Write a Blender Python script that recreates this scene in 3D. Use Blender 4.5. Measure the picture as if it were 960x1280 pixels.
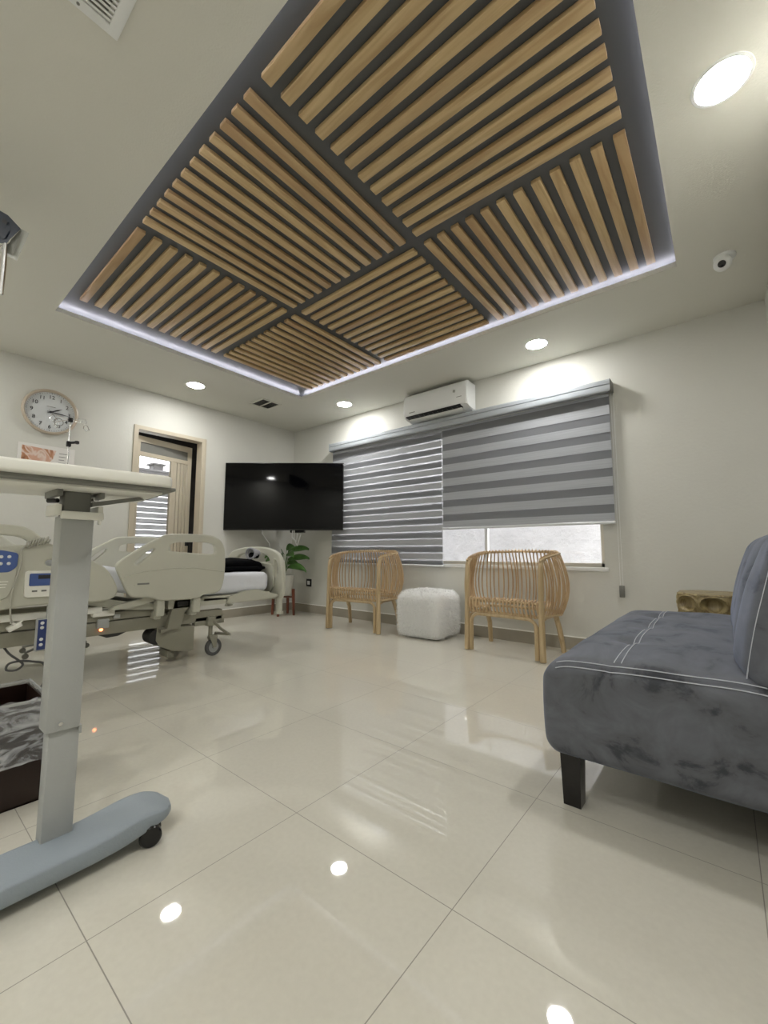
import bpy, bmesh, math, random
from mathutils import Vector, Matrix, noise
random.seed(7)
PI = math.pi
S = bpy.context.scene
for o in list(bpy.data.objects): bpy.data.objects.remove(o, do_unlink=True)
COL = S.collection

# ------------------------------------------------------------ camera
F_PX, YAW, PITCH, ROLL = 517.4, 0.68526, 0.095466, 0.00189
CAM = Vector((5.16, -4.07, 0.8816)); H = 2.765
fw = Vector((-math.sin(YAW)*math.cos(PITCH), math.cos(YAW)*math.cos(PITCH), math.sin(PITCH)))
rt = Vector((math.cos(YAW), math.sin(YAW), 0)); up = rt.cross(fw)
r2 = rt*math.cos(ROLL) + up*math.sin(ROLL); u2 = up*math.cos(ROLL) - rt*math.sin(ROLL)
cd = bpy.data.cameras.new('camera'); cam = bpy.data.objects.new('camera', cd); COL.objects.link(cam)
cam.matrix_world = Matrix(((r2.x, u2.x, -fw.x, CAM.x), (r2.y, u2.y, -fw.y, CAM.y), (r2.z, u2.z, -fw.z, CAM.z), (0, 0, 0, 1)))
cd.sensor_fit = 'VERTICAL'; cd.sensor_height = 36; cd.lens = F_PX/1280*36; cd.clip_start = .03
S.camera = cam

# ------------------------------------------------------------ world and exposure
W = bpy.data.worlds.new('sky'); S.world = W; W.use_nodes = True
wn = W.node_tree.nodes; bg = wn['Background']; bg.inputs[0].default_value = (.96, .975, 1, 1); bg.inputs[1].default_value = 1.65
S.view_settings.view_transform = 'Standard'; S.view_settings.look = 'None'
S.view_settings.gamma = 1; S.view_settings.use_curve_mapping = False; S.view_settings.exposure = 2.2
LAMP_E, LED_E = 39.0, 8.0     # emission of the downlights and of the cove strip

# ------------------------------------------------------------ materials
MATS = {}
def mat(name, col, rough=.5, metal=0, spec=.5, bump=None, var=None, emis=None, es=1, trans=0, alpha=1, sheen=0, coat=0, sub=0, coord='Object'):
    if name in MATS: return MATS[name]
    m = bpy.data.materials.new(name); m.use_nodes = True; MATS[name] = m
    n = m.node_tree.nodes; l = m.node_tree.links; b = n['Principled BSDF']
    b.inputs['Base Color'].default_value = (*col, 1); b.inputs['Roughness'].default_value = rough
    b.inputs['Metallic'].default_value = metal; b.inputs['Specular IOR Level'].default_value = spec
    if emis: b.inputs['Emission Color'].default_value = (*emis, 1); b.inputs['Emission Strength'].default_value = es
    if trans: b.inputs['Transmission Weight'].default_value = trans
    if alpha < 1: b.inputs['Alpha'].default_value = alpha
    if sheen: b.inputs['Sheen Weight'].default_value = sheen; b.inputs['Sheen Roughness'].default_value = .4
    if coat: b.inputs['Coat Weight'].default_value = coat
    if bump or var: tc = n.new('ShaderNodeTexCoord')
    if var:   # (scale, amount)
        t = n.new('ShaderNodeTexNoise'); t.inputs['Scale'].default_value = var[0]; t.inputs['Detail'].default_value = 4
        l.new(tc.outputs[coord], t.inputs['Vector'])
        r = n.new('ShaderNodeMapRange'); r.inputs[1].default_value = .3; r.inputs[2].default_value = .7
        r.inputs[3].default_value = 1-var[1]; r.inputs[4].default_value = 1+var[1]; l.new(t.outputs[0], r.inputs[0])
        v = n.new('ShaderNodeVectorMath'); v.operation = 'SCALE'; v.inputs[0].default_value = col
        l.new(r.outputs[0], v.inputs['Scale']); l.new(v.outputs[0], b.inputs['Base Color'])
    if bump:  # (scale, strength)
        t = n.new('ShaderNodeTexNoise'); t.inputs['Scale'].default_value = bump[0]; t.inputs['Detail'].default_value = 5
        l.new(tc.outputs[coord], t.inputs['Vector'])
        bp = n.new('ShaderNodeBump'); bp.inputs['Strength'].default_value = bump[1]; bp.inputs['Distance'].default_value = .01
        l.new(t.outputs[0], bp.inputs['Height']); l.new(bp.outputs[0], b.inputs['Normal'])
    return m

def floor_mat():
    m = mat('polished_tile', (.56, .525, .45), .07, spec=.6)
    n = m.node_tree.nodes; l = m.node_tree.links; b = n['Principled BSDF']
    g = n.new('ShaderNodeNewGeometry'); sp = n.new('ShaderNodeSeparateXYZ'); l.new(g.outputs['Position'], sp.inputs[0])
    outs = []
    for k, o0 in ((0, 4.587-6), (1, -3.10-6)):
        a = n.new('ShaderNodeMath'); a.operation = 'SUBTRACT'; a.inputs[1].default_value = o0; l.new(sp.outputs[k], a.inputs[0])
        p = n.new('ShaderNodeMath'); p.operation = 'PINGPONG'; p.inputs[1].default_value = .3; l.new(a.outputs[0], p.inputs[0])
        c = n.new('ShaderNodeMath'); c.operation = 'LESS_THAN'; c.inputs[1].default_value = .0012; l.new(p.outputs[0], c.inputs[0]); outs.append(c)
    mx = n.new('ShaderNodeMath'); mx.operation = 'MAXIMUM'; l.new(outs[0].outputs[0], mx.inputs[0]); l.new(outs[1].outputs[0], mx.inputs[1])
    t = n.new('ShaderNodeTexNoise'); t.inputs['Scale'].default_value = 60; t.inputs['Detail'].default_value = 6; l.new(g.outputs['Position'], t.inputs['Vector'])
    t2 = n.new('ShaderNodeTexNoise'); t2.inputs['Scale'].default_value = 2.2; l.new(g.outputs['Position'], t2.inputs['Vector'])
    ad = n.new('ShaderNodeMath'); ad.operation = 'ADD'; l.new(t.outputs[0], ad.inputs[0]); l.new(t2.outputs[0], ad.inputs[1])
    cr = n.new('ShaderNodeValToRGB'); cr.color_ramp.elements[0].position = .3; cr.color_ramp.elements[1].position = .75
    hf = n.new('ShaderNodeMath'); hf.operation = 'MULTIPLY'; hf.inputs[1].default_value = .5; l.new(ad.outputs[0], hf.inputs[0]); l.new(hf.outputs[0], cr.inputs[0])
    cr.color_ramp.elements[0].color = (.65, .625, .54, 1); cr.color_ramp.elements[1].color = (.72, .695, .605, 1)
    mc = n.new('ShaderNodeMix'); mc.data_type = 'RGBA'; l.new(mx.outputs[0], mc.inputs[0]); l.new(cr.outputs[0], mc.inputs[6]); mc.inputs[7].default_value = (.27, .25, .21, 1)
    l.new(mc.outputs[2], b.inputs['Base Color'])
    mr = n.new('ShaderNodeMath'); mr.operation = 'MULTIPLY_ADD'; mr.inputs[1].default_value = .5; mr.inputs[2].default_value = .025
    l.new(mx.outputs[0], mr.inputs[0]); l.new(mr.outputs[0], b.inputs['Roughness']); b.inputs['IOR'].default_value = 1.6
    return m

def wood_mat(name, c1, c2, c3, axis=0, rough=.45):
    if name in MATS: return MATS[name]
    m = mat(name, c1, rough); n = m.node_tree.nodes; l = m.node_tree.links; b = n['Principled BSDF']
    tc = n.new('ShaderNodeTexCoord'); oi = n.new('ShaderNodeObjectInfo')
    mp = n.new('ShaderNodeMapping'); sc = [26, 26, 26]; sc[axis] = 2.2; mp.inputs['Scale'].default_value = sc
    l.new(tc.outputs['Object'], mp.inputs[0])
    mu = n.new('ShaderNodeMath'); mu.operation = 'MULTIPLY'; mu.inputs[1].default_value = 60; l.new(oi.outputs['Random'], mu.inputs[0])
    l.new(mu.outputs[0], mp.inputs['Location'])
    t = n.new('ShaderNodeTexNoise'); t.inputs['Scale'].default_value = 1; t.inputs['Detail'].default_value = 7; t.inputs['Distortion'].default_value = 1.2
    l.new(mp.outputs[0], t.inputs['Vector'])
    cr = n.new('ShaderNodeValToRGB'); e = cr.color_ramp.elements; e[0].position = .34; e[0].color = (*c2, 1); e[1].position = .62; e[1].color = (*c1, 1)
    l.new(t.outputs[0], cr.inputs[0])
    mx = n.new('ShaderNodeMix'); mx.data_type = 'RGBA'; l.new(cr.outputs[0], mx.inputs[6]); mx.inputs[7].default_value = (*c3, 1)
    pw = n.new('ShaderNodeMath'); pw.operation = 'POWER'; pw.inputs[1].default_value = 3; l.new(oi.outputs['Random'], pw.inputs[0])
    p2 = n.new('ShaderNodeMath'); p2.operation = 'MULTIPLY'; p2.inputs[1].default_value = .6; l.new(pw.outputs[0], p2.inputs[0])
    l.new(p2.outputs[0], mx.inputs[0]); l.new(mx.outputs[2], b.inputs['Base Color'])
    bp = n.new('ShaderNodeBump'); bp.inputs['Strength'].default_value = .15; bp.inputs['Distance'].default_value = .004
    l.new(t.outputs[0], bp.inputs['Height']); l.new(bp.outputs[0], b.inputs['Normal'])
    return m

M = dict(
 wall=mat('wall_paint', (.64, .635, .585), .55, spec=.3, bump=(45, .12), var=(1.5, .02)),
 ceil=mat('ceiling_paint', (.70, .69, .625), .75, spec=.2, bump=(120, .15)),
 floor=floor_mat(),
 base=mat('baseboard_tile', (.36, .33, .27), .25, var=(3, .08)),
 grout=mat('white_caulk', (.92, .91, .86), .5),
 recess=mat('dark_grey_paint', (.085, .088, .09), .42, spec=.5),
 bed=mat('bed_plastic', (.55, .545, .46), .38, var=(3, .02)),
 bedm=mat('bed_metal', (.30, .29, .23), .42, metal=.1),
 bedd=mat('bed_dark', (.03, .03, .028), .6),
 sheet=mat('white_sheet', (.78, .80, .85), .85, bump=(9, .5)),
 cream=mat('cream_plastic', (.85, .84, .77), .3),
 grey=mat('grey_powder', (.42, .43, .42), .45, bump=(300, .1)),
 greyb=mat('grey_blue', (.30, .345, .385), .42, bump=(200, .1)),
 greyd=mat('grey_dark_metal', (.19, .19, .17), .45),
 black=mat('black_plastic', (.008, .008, .009), .35),
 blackf=mat('black_fabric', (.003, .003, .004), .95, spec=.08),
 screen=mat('tv_glass', (.001, .001, .0015), .05, spec=.22),
 chrome=mat('chrome', (.7, .7, .7), .18, metal=1),
 blue=mat('control_blue', (.07, .12, .33), .35),
 blued=mat('control_navy', (.03, .05, .17), .35),
 white=mat('white_plastic', (.80, .81, .80), .28),
 silver=mat('silver_aluminium', (.66, .68, .70), .3, metal=.6),
 casing=mat('pelmet_aluminium', (.42, .45, .48), .35, metal=.3),
 beige=mat('beige_frame', (.55, .49, .38), .45), framew=mat('window_frame', (.74, .70, .60), .4),
 rattan=wood_mat('rattan', (.62, .455, .27), (.43, .28, .15), (.50, .35, .19), 2, .42),
 rattanp=wood_mat('rattan_pole', (.62, .48, .29), (.44, .32, .17), (.52, .39, .22), 2, .4),
 slatx=wood_mat('oak_slat', (.62, .46, .245), (.47, .32, .155), (.34, .20, .095), 0),
 velvet=None,
 thread=mat('pale_thread', (.55, .57, .62), .7),
 leg=mat('black_lacquer', (.006, .005, .005), .22),
 fur=mat('white_fur', (.90, .90, .88), .8),
 paper=mat('paper', (.75, .73, .70), .6),
 ink=mat('ink', (.02, .02, .025), .5),
 clockrim=mat('clock_rim', (.50, .42, .33), .35, coat=.4),
 clockface=mat('clock_face', (.62, .64, .65), .45),
 glass=mat('clear_glass', (.9, .95, .95), .02, trans=1, spec=.5),
 pot=mat('white_pot', (.60, .60, .55), .4),
 redwood=wood_mat('red_wood', (.20, .06, .03), (.12, .035, .018), (.16, .05, .025), 2, .35),
 leafg=mat('leaf_green', (.07, .17, .035), .35, var=(12, .3)),
 soil=mat('soil', (.03, .02, .012), .9),
 bin=mat('bin_brown', (.020, .008, .005), .35),
 liner=mat('bin_liner', (.70, .71, .74), .16, alpha=.30, bump=(22, 1.0), spec=1.0),
 lens=mat('lens_black', (.004, .004, .005), .12),
 brass=wood_mat('gilt_wood', (.36, .29, .14), (.17, .12, .05), (.28, .21, .09), 2, .38),
 led=mat('led_strip', (1, 1, 1), .5, emis=(.90, .885, 1), es=LED_E),
 lamp=mat('lamp_diffuser', (1, 1, 1), .5, emis=(1, .99, .965), es=LAMP_E),
 orange=mat('orange_led', (1, .3, .1), .5, emis=(1, .25, .08), es=1.6),
 exterior=mat('outside_render', (.62, .61, .615), .9, bump=(30, .7), var=(9, .07)),
 extwhite=mat('outside_white', (.8, .8, .78), .8),
 roofg=mat('roof_grey', (.05, .047, .045), .8), housew=mat('house_render', (.5, .5, .49), .9),
 hall=mat('hall_unlit_dark', (.05, .045, .04), .9),  # near-black colour stands in for the lack of light in the hall
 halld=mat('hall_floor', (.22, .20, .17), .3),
 navy=mat('device_navy', (.010, .018, .036), .35),
 clearp=mat('clear_plate', (.8, .82, .80), .2, alpha=.45),
 rubber=mat('grey_rubber', (.10, .10, .10), .6),
 wheel=mat('wheel_grey', (.40, .41, .40), .45),
 cordg=mat('cord_grey', (.42, .41, .35), .5),
 bandage=mat('ringed_cloth', (.35, .35, .38), .7),
)
def liner():
    m = MATS['bin_liner']; n = m.node_tree.nodes; l = m.node_tree.links; b = n['Principled BSDF']
    tc = n.new('ShaderNodeTexCoord'); mp = n.new('ShaderNodeMapping'); mp.inputs['Scale'].default_value = (9, 9, 24); mp.inputs['Rotation'].default_value = (.5, .3, 0); l.new(tc.outputs['Object'], mp.inputs[0])
    t = n.new('ShaderNodeTexNoise'); t.inputs['Scale'].default_value = 1; t.inputs['Detail'].default_value = 5; t.inputs['Distortion'].default_value = 2.0; l.new(mp.outputs[0], t.inputs['Vector'])
    r = n.new('ShaderNodeMapRange'); r.inputs[1].default_value = .42; r.inputs[2].default_value = .66; r.inputs[3].default_value = .14; r.inputs[4].default_value = .80; l.new(t.outputs[0], r.inputs[0]); l.new(r.outputs[0], b.inputs['Alpha'])
liner()
def velvet():
    m = mat('grey_velvet', (.05, .056, .07), .62, spec=.2, sheen=.30); n = m.node_tree.nodes; l = m.node_tree.links; b = n['Principled BSDF']
    tc = n.new('ShaderNodeTexCoord'); mp = n.new('ShaderNodeMapping'); mp.inputs['Scale'].default_value = (3.4, 2.2, 4.2); l.new(tc.outputs['Object'], mp.inputs[0])
    t = n.new('ShaderNodeTexNoise'); t.inputs['Scale'].default_value = 2.2; t.inputs['Detail'].default_value = 8; t.inputs['Roughness'].default_value = .62; t.inputs['Distortion'].default_value = .6
    l.new(mp.outputs[0], t.inputs['Vector'])
    cr = n.new('ShaderNodeValToRGB'); e = cr.color_ramp.elements
    e[0].position = .36; e[0].color = (.055, .058, .068, 1); e[1].position = .72; e[1].color = (.165, .173, .198, 1)
    k = e.new(.44); k.color = (.112, .117, .130, 1)
    l.new(t.outputs[0], cr.inputs[0]); l.new(cr.outputs[0], b.inputs['Base Color'])
    b.inputs['Sheen Tint'].default_value = (.55, .64, .90, 1)
    return m
M['velvet'] = velvet()
def fabric_mat(name, c, transl):
    m = bpy.data.materials.new(name); m.use_nodes = True; n = m.node_tree.nodes; l = m.node_tree.links
    n.remove(n['Principled BSDF']); out = n['Material Output']
    g = n.new('ShaderNodeNewGeometry'); mp = n.new('ShaderNodeMapping'); mp.inputs['Scale'].default_value = (2, 2, 150); l.new(g.outputs['Position'], mp.inputs[0])
    t = n.new('ShaderNodeTexNoise'); t.inputs['Scale'].default_value = 1; t.inputs['Detail'].default_value = 3; l.new(mp.outputs[0], t.inputs['Vector'])
    cr = n.new('ShaderNodeValToRGB'); e = cr.color_ramp.elements; e[0].position = .3; e[1].position = .7
    e[0].color = (c[0]*.9, c[1]*.9, c[2]*.9, 1); e[1].color = (c[0]*1.08, c[1]*1.08, c[2]*1.08, 1); l.new(t.outputs[0], cr.inputs[0])
    d = n.new('ShaderNodeBsdfPrincipled'); d.inputs['Roughness'].default_value = .5; l.new(cr.outputs[0], d.inputs['Base Color'])
    tr = n.new('ShaderNodeBsdfTranslucent'); l.new(cr.outputs[0], tr.inputs[0])
    mx = n.new('ShaderNodeMixShader'); mx.inputs[0].default_value = transl; l.new(d.outputs[0], mx.inputs[1]); l.new(tr.outputs[0], mx.inputs[2])
    l.new(mx.outputs[0], out.inputs[0]); return m
def sheer_mat(name, c, op):
    m = bpy.data.materials.new(name); m.use_nodes = True; n = m.node_tree.nodes; l = m.node_tree.links
    n.remove(n['Principled BSDF']); out = n['Material Output']
    a = n.new('ShaderNodeBsdfTransparent'); b = n.new('ShaderNodeBsdfTranslucent'); b.inputs[0].default_value = (*c, 1)
    mx = n.new('ShaderNodeMixShader'); mx.inputs[0].default_value = op; l.new(a.outputs[0], mx.inputs[1]); l.new(b.outputs[0], mx.inputs[2])
    l.new(mx.outputs[0], out.inputs[0]); return m
M['band'] = fabric_mat('blind_band', (.40, .415, .44), .05)
M['bandh'] = fabric_mat('hall_blind_band', (.50, .50, .50), .45)
M['sheer'] = sheer_mat('blind_sheer', (.58, .58, .59), .38)
M['pane'] = sheer_mat('window_pane', (.5, .52, .52), .05)
gl = M['pane'].node_tree; _g = gl.nodes.new('ShaderNodeBsdfGlossy'); _g.inputs['Roughness'].default_value = .02
for lk in list(gl.links):
    if lk.from_node.type == 'BSDF_TRANSLUCENT': gl.links.remove(lk)
gl.links.new(_g.outputs[0], [x for x in gl.nodes if x.type == 'MIX_SHADER'][0].inputs[2])

# ------------------------------------------------------------ mesh helpers
class B:
    def __init__(s): s.b = bmesh.new()
    def box(s, c, d, rot=None, bev=0, seg=2):
        r = bmesh.ops.create_cube(s.b, size=1); vs = r['verts']
        Mx = Matrix.Translation(Vector(c)) @ (rot.to_4x4() if rot else Matrix.Identity(4)) @ Matrix.Diagonal((*d, 1))
        bmesh.ops.transform(s.b, matrix=Mx, verts=vs)
        if bev:
            es = list({e for v in vs for e in v.link_edges})
            bmesh.ops.bevel(s.b, geom=es, offset=bev, segments=seg, affect='EDGES', profile=.5)
        return s
    def bx(s, x0, x1, y0, y1, z0, z1, bev=0, seg=2):
        return s.box(((x0+x1)/2, (y0+y1)/2, (z0+z1)/2), (abs(x1-x0), abs(y1-y0), abs(z1-z0)), None, bev, seg)
    def tube(s, pts, r, n=8, closed=False, caps=True):
        pts = [Vector(p) for p in pts]; N = len(pts); rr = r if isinstance(r, (list, tuple)) else [r]*N
        ref = None; rings = []
        for i, p in enumerate(pts):
            a = pts[(i-1) % N] if (closed or i > 0) else p; b_ = pts[(i+1) % N] if (closed or i < N-1) else p
            t = (b_-a)
            t = t.normalized() if t.length > 1e-9 else Vector((0, 0, 1))
            if ref is None: ref = t.orthogonal().normalized()
            ref = ref - t*ref.dot(t)
            ref = ref.normalized() if ref.length > 1e-6 else t.orthogonal().normalized()
            q = t.cross(ref)
            rings.append([s.b.verts.new(p + (ref*math.cos(2*PI*k/n) + q*math.sin(2*PI*k/n))*rr[i]) for k in range(n)])
        for i in range(N if closed else N-1):
            A, C = rings[i], rings[(i+1) % N]
            for k in range(n): s.b.faces.new((A[k], A[(k+1) % n], C[(k+1) % n], C[k]))
        if caps and not closed:
            s.b.faces.new(rings[0][::-1]); s.b.faces.new(rings[-1])
        return s
    def cyl(s, p0, p1, r, r1=None, n=24): return s.tube([p0, p1], [r, r if r1 is None else r1], n)
    def lathe(s, prof, c=(0, 0, 0), rot=None, n=32, sx=1, sy=1, ring=False):
        Mx = Matrix.Translation(Vector(c)) @ (rot.to_4x4() if rot else Matrix.Identity(4)); rings = []
        for (r, z) in prof:
            rings.append([s.b.verts.new(Mx @ Vector((r*math.cos(2*PI*k/n)*sx, r*math.sin(2*PI*k/n)*sy, z))) for k in range(n)])
        for A, C in zip(rings, rings[1:]):
            for k in range(n): s.b.faces.new((A[k], A[(k+1) % n], C[(k+1) % n], C[k]))
        if ring:
            A, C = rings[-1], rings[0]
            for k in range(n): s.b.faces.new((A[k], A[(k+1) % n], C[(k+1) % n], C[k]))
            return s
        if prof[0][0] > 1e-5: s.b.faces.new(rings[0][::-1])
        if prof[-1][0] > 1e-5: s.b.faces.new(rings[-1])
        bmesh.ops.remove_doubles(s.b, verts=[v for R in rings for v in R], dist=1e-6)
        return s
    def rbox(s, c, d, r, n=10, rot=None, fn=None):
        """rounded box made from a gridded cube; fn(u) deforms local points"""
        hx, hy, hz = d[0]/2, d[1]/2, d[2]/2; vm = {}
        def vert(i, j, k):
            key = (i, j, k)
            if key in vm: return vm[key]
            def ax(t, h):   # denser near the edges
                t = t/n*2-1
                return math.copysign(abs(t)**.7, t)*h
            p = Vector((ax(i, hx), ax(j, hy), ax(k, hz)))
            q = Vector((max(-hx+r, min(hx-r, p.x)), max(-hy+r, min(hy-r, p.y)), max(-hz+r, min(hz-r, p.z))))
            e = p-q
            if e.length > 1e-9: p = q + e.normalized()*r
            if fn: p = fn(p)
            if rot: p = rot @ p
            v = s.b.verts.new(p+Vector(c)); vm[key] = v; return v
        for a in range(n):
            for b_ in range(n):
                for f in (lambda u, v: (u, v, 0), lambda u, v: (v, u, n), lambda u, v: (u, 0, n-v) if 0 else (v, 0, u), lambda u, v: (u, n, v), lambda u, v: (0, u, v), lambda u, v: (n, v, u)):
                    try: s.b.faces.new([vert(*f(a, b_)), vert(*f(a, b_+1)), vert(*f(a+1, b_+1)), vert(*f(a+1, b_))])
                    except ValueError: pass
        return s
    def grid(s, fn, nu, nv, wrapu=False):
        g = [[s.b.verts.new(fn(i/nu, j/nv)) for j in range(nv+1)] for i in range(nu if wrapu else nu+1)]
        for i in range(nu):
            for j in range(nv):
                A = g[i]; C = g[(i+1) % len(g)]
                s.b.faces.new((A[j], C[j], C[j+1], A[j+1]))
        return s
    def prism(s, poly, fn, t0, t1):
        a = [s.b.verts.new(fn(p, t0)) for p in poly]; c = [s.b.verts.new(fn(p, t1)) for p in poly]
        s.b.faces.new(a[::-1]); s.b.faces.new(c); N = len(poly)
        for i in range(N): s.b.faces.new((a[i], a[(i+1) % N], c[(i+1) % N], c[i]))
        return s

def tag(o, label, cat, group=None):
    o['label'] = label; o['category'] = cat
    if group: o['group'] = group
    return o
ROOTM = {}
def thing(name, label, cat, loc=(0, 0, 0), rotz=0, group=None):
    o = bpy.data.objects.new(name, None); o.empty_display_size = .1; COL.objects.link(o)
    o.location = loc; o.rotation_euler = (0, 0, rotz); tag(o, label, cat, group)
    ROOTM[o.name] = Matrix.Translation(Vector(loc)) @ Matrix.Rotation(rotz, 4, 'Z'); return o
def link_mesh(name, me, m, parent, world, smooth):
    if parent is not None and world:
        me.transform(ROOTM.get(parent.name, Matrix.Identity(4)).inverted())
    if smooth is not None:
        me.shade_smooth(); me.set_sharp_from_angle(angle=math.radians(smooth))
    me.materials.clear(); me.materials.append(m)
    o = bpy.data.objects.new(name, me); COL.objects.link(o)
    if parent is not None:
        o.parent = parent; ROOTM[o.name] = ROOTM.get(parent.name, Matrix.Identity(4))
    return o
def obj(name, b, m, parent=None, world=True, smooth=35, label=None):
    bmesh.ops.recalc_face_normals(b.b, faces=b.b.faces)
    me = bpy.data.meshes.new(name); b.b.to_mesh(me); b.b.free()
    o = link_mesh(name, me, m, parent, world, smooth)
    if label: o['label'] = label
    return o
def topobj(name, b, m, label, cat, group=None, smooth=35):
    return tag(obj(name, b, m, None, True, smooth), label, cat, group)
def struct(name, b, m, smooth=None, parent=None):
    o = obj(name, b, m, parent, True, smooth)
    if parent is None: o['kind'] = 'structure'
    return o
def chaikin(p, k=2):
    for _ in range(k):
        q = []
        for i in range(len(p)):
            a, c = p[i], p[(i+1) % len(p)]
            q += [(a[0]*.75+c[0]*.25, a[1]*.75+c[1]*.25), (a[0]*.25+c[0]*.75, a[1]*.25+c[1]*.75)]
        p = q
    return p
def rpoly(P, r, n=5):
    out = []
    for i in range(len(P)):
        a, p, c = Vector(P[i-1]), Vector(P[i]), Vector(P[(i+1) % len(P)])
        u, v = (a-p).normalized(), (c-p).normalized(); p0, p1 = p+u*r, p+v*r
        for k in range(n+1):
            f = k/n; q = p0*(1-f)**2+p*2*f*(1-f)+p1*f*f; out.append((q.x, q.y))
    return out
def smooth_path(P, n=6):
    P = [Vector(p) for p in P]; out = []
    for i in range(len(P)-1):
        a, b_, c, d_ = P[max(0, i-1)], P[i], P[i+1], P[min(len(P)-1, i+2)]
        for k in range(n):
            f = k/n; out.append(.5*((2*b_)+(c-a)*f+(2*a-5*b_+4*c-d_)*f*f+(3*b_-a-3*c+d_)*f**3))
    return out+[P[-1]]
def plate(name, outlines, th, bev, place, m, parent=None, k=2, label=None):
    """flat panel with holes and rounded rims: outlines are closed 2D loops, place is the matrix putting it in the world"""
    cu = bpy.data.curves.new(name, 'CURVE'); cu.dimensions = '2D'; cu.fill_mode = 'BOTH'
    cu.extrude = max(th/2-bev, 1e-4); cu.bevel_depth = bev; cu.bevel_resolution = 2
    for L in outlines:
        P = chaikin(L, k); sp = cu.splines.new('POLY'); sp.points.add(len(P)-1)
        for i, q in enumerate(P): sp.points[i].co = (q[0], q[1], 0, 1)
        sp.use_cyclic_u = True
    o = bpy.data.objects.new(name, cu); COL.objects.link(o)
    me = bpy.data.meshes.new_from_object(o.evaluated_get(bpy.context.evaluated_depsgraph_get()))
    bpy.data.objects.remove(o); me.transform(place)
    r = link_mesh(name, me, m, parent, True, 40)
    if label: r['label'] = label
    return r
def text_mesh(body, size, place, ext=.0008):
    cu = bpy.data.curves.new('t', 'FONT'); cu.body = body; cu.size = size; cu.extrude = ext; cu.align_x = 'CENTER'; cu.align_y = 'CENTER'
    o = bpy.data.objects.new('t', cu); COL.objects.link(o)
    me = bpy.data.meshes.new_from_object(o.evaluated_get(bpy.context.evaluated_depsgraph_get())); bpy.data.objects.remove(o)
    me.transform(place); return me
def dup(o, parent=None):
    c = o.copy(); COL.objects.link(c)
    if parent is not None: c.parent = parent
    for ch in o.children: dup(ch, c)
    return c
YZ = lambda x: Matrix(((0, 0, 1, x), (1, 0, 0, 0), (0, 1, 0, 0), (0, 0, 0, 1)))      # 2D (y,z) at plane x
XZ = lambda y: Matrix(((1, 0, 0, 0), (0, 0, -1, y), (0, 1, 0, 0), (0, 0, 0, 1)))     # 2D (x,z) at plane y, facing -y

# ============================================================ room shell
RX, RY = 5.507, -5.9
OX0, OX1, OY0, OY1 = 1.20, 5.03, -3.315, -.855      # the ceiling opening
struct('floor', B().bx(-.02, RX, RY, 0, -.1, 0), M['floor'])
# ceiling slab around the opening, the dark recess above it
c = B(); T = .035; Z2 = H+.073; OUT = .09
c.bx(0, OX0, RY, 0, H, H+T); c.bx(OX1, RX, RY, 0, H, H+T); c.bx(OX0, OX1, RY, OY0, H, H+T); c.bx(OX0, OX1, OY1, 0, H, H+T)
struct('ceiling', c, M['ceil'])
c = B()
c.bx(OX0-OUT, OX1+OUT, OY0-OUT, OY1+OUT, Z2, Z2+.05)
c.bx(OX0-OUT-.03, OX0-OUT, OY0-OUT, OY1+OUT, H+T, Z2+.05); c.bx(OX1+OUT, OX1+OUT+.03, OY0-OUT, OY1+OUT, H+T, Z2+.05)
c.bx(OX0-OUT, OX1+OUT, OY0-OUT-.03, OY0-OUT, H+T, Z2+.05); c.bx(OX0-OUT, OX1+OUT, OY1+OUT, OY1+OUT+.03, H+T, Z2+.05)
struct('ceiling_recess', c, M['recess'])
# left wall with the doorway
DY0, DY1, DZ = -2.29, -1.44, 2.335
c = B(); c.bx(-.14, 0, RY, DY0, 0, H); c.bx(-.14, 0, DY1, .14, 0, H); c.bx(-.14, 0, DY0, DY1, DZ, H)
struct('wall_left', c, M['wall'])
# window wall with the window opening
WX0, WX1, WZ0, WZ1 = 1.05, 4.345, .745, 2.25
c = B(); c.bx(0, WX0, 0, .14, 0, H); c.bx(WX1, RX+.1, 0, .14, 0, H); c.bx(WX0, WX1, 0, .14, 0, WZ0); c.bx(WX0, WX1, 0, .14, WZ1, H)
struct('wall_back', c, M['wall'])
struct('wall_right', B().bx(RX, RX+.1, RY, 0, 0, H), M['wall'])
struct('wall_front', B().bx(-.14, RX+.1, RY-.1, RY, 0, H), M['wall'])
# baseboards: tile skirting with a pale caulk line on top
def skirting(name, x0, x1, y0, y1):
    o = struct(name, B().bx(x0, x1, y0, y1, 0, .112), M['base']); 
    obj('caulk_line', B().bx(x0, x1, y0, y1, .112, .121), M['grout'], o, smooth=None)
skirting('baseboard_back', .012, RX, -.012, 0)
o = struct('baseboard_left', B().bx(0, .012, RY, DY0-.03, 0, .112).bx(0, .012, DY1+.03, 0, 0, .112), M['base'])
obj('caulk_line', B().bx(0, .012, RY, DY0-.03, .112, .121).bx(0, .012, DY1+.03, 0, .112, .121), M['grout'], o, smooth=None)
skirting('baseboard_right', RX-.012, RX, RY, -.012)
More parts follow.
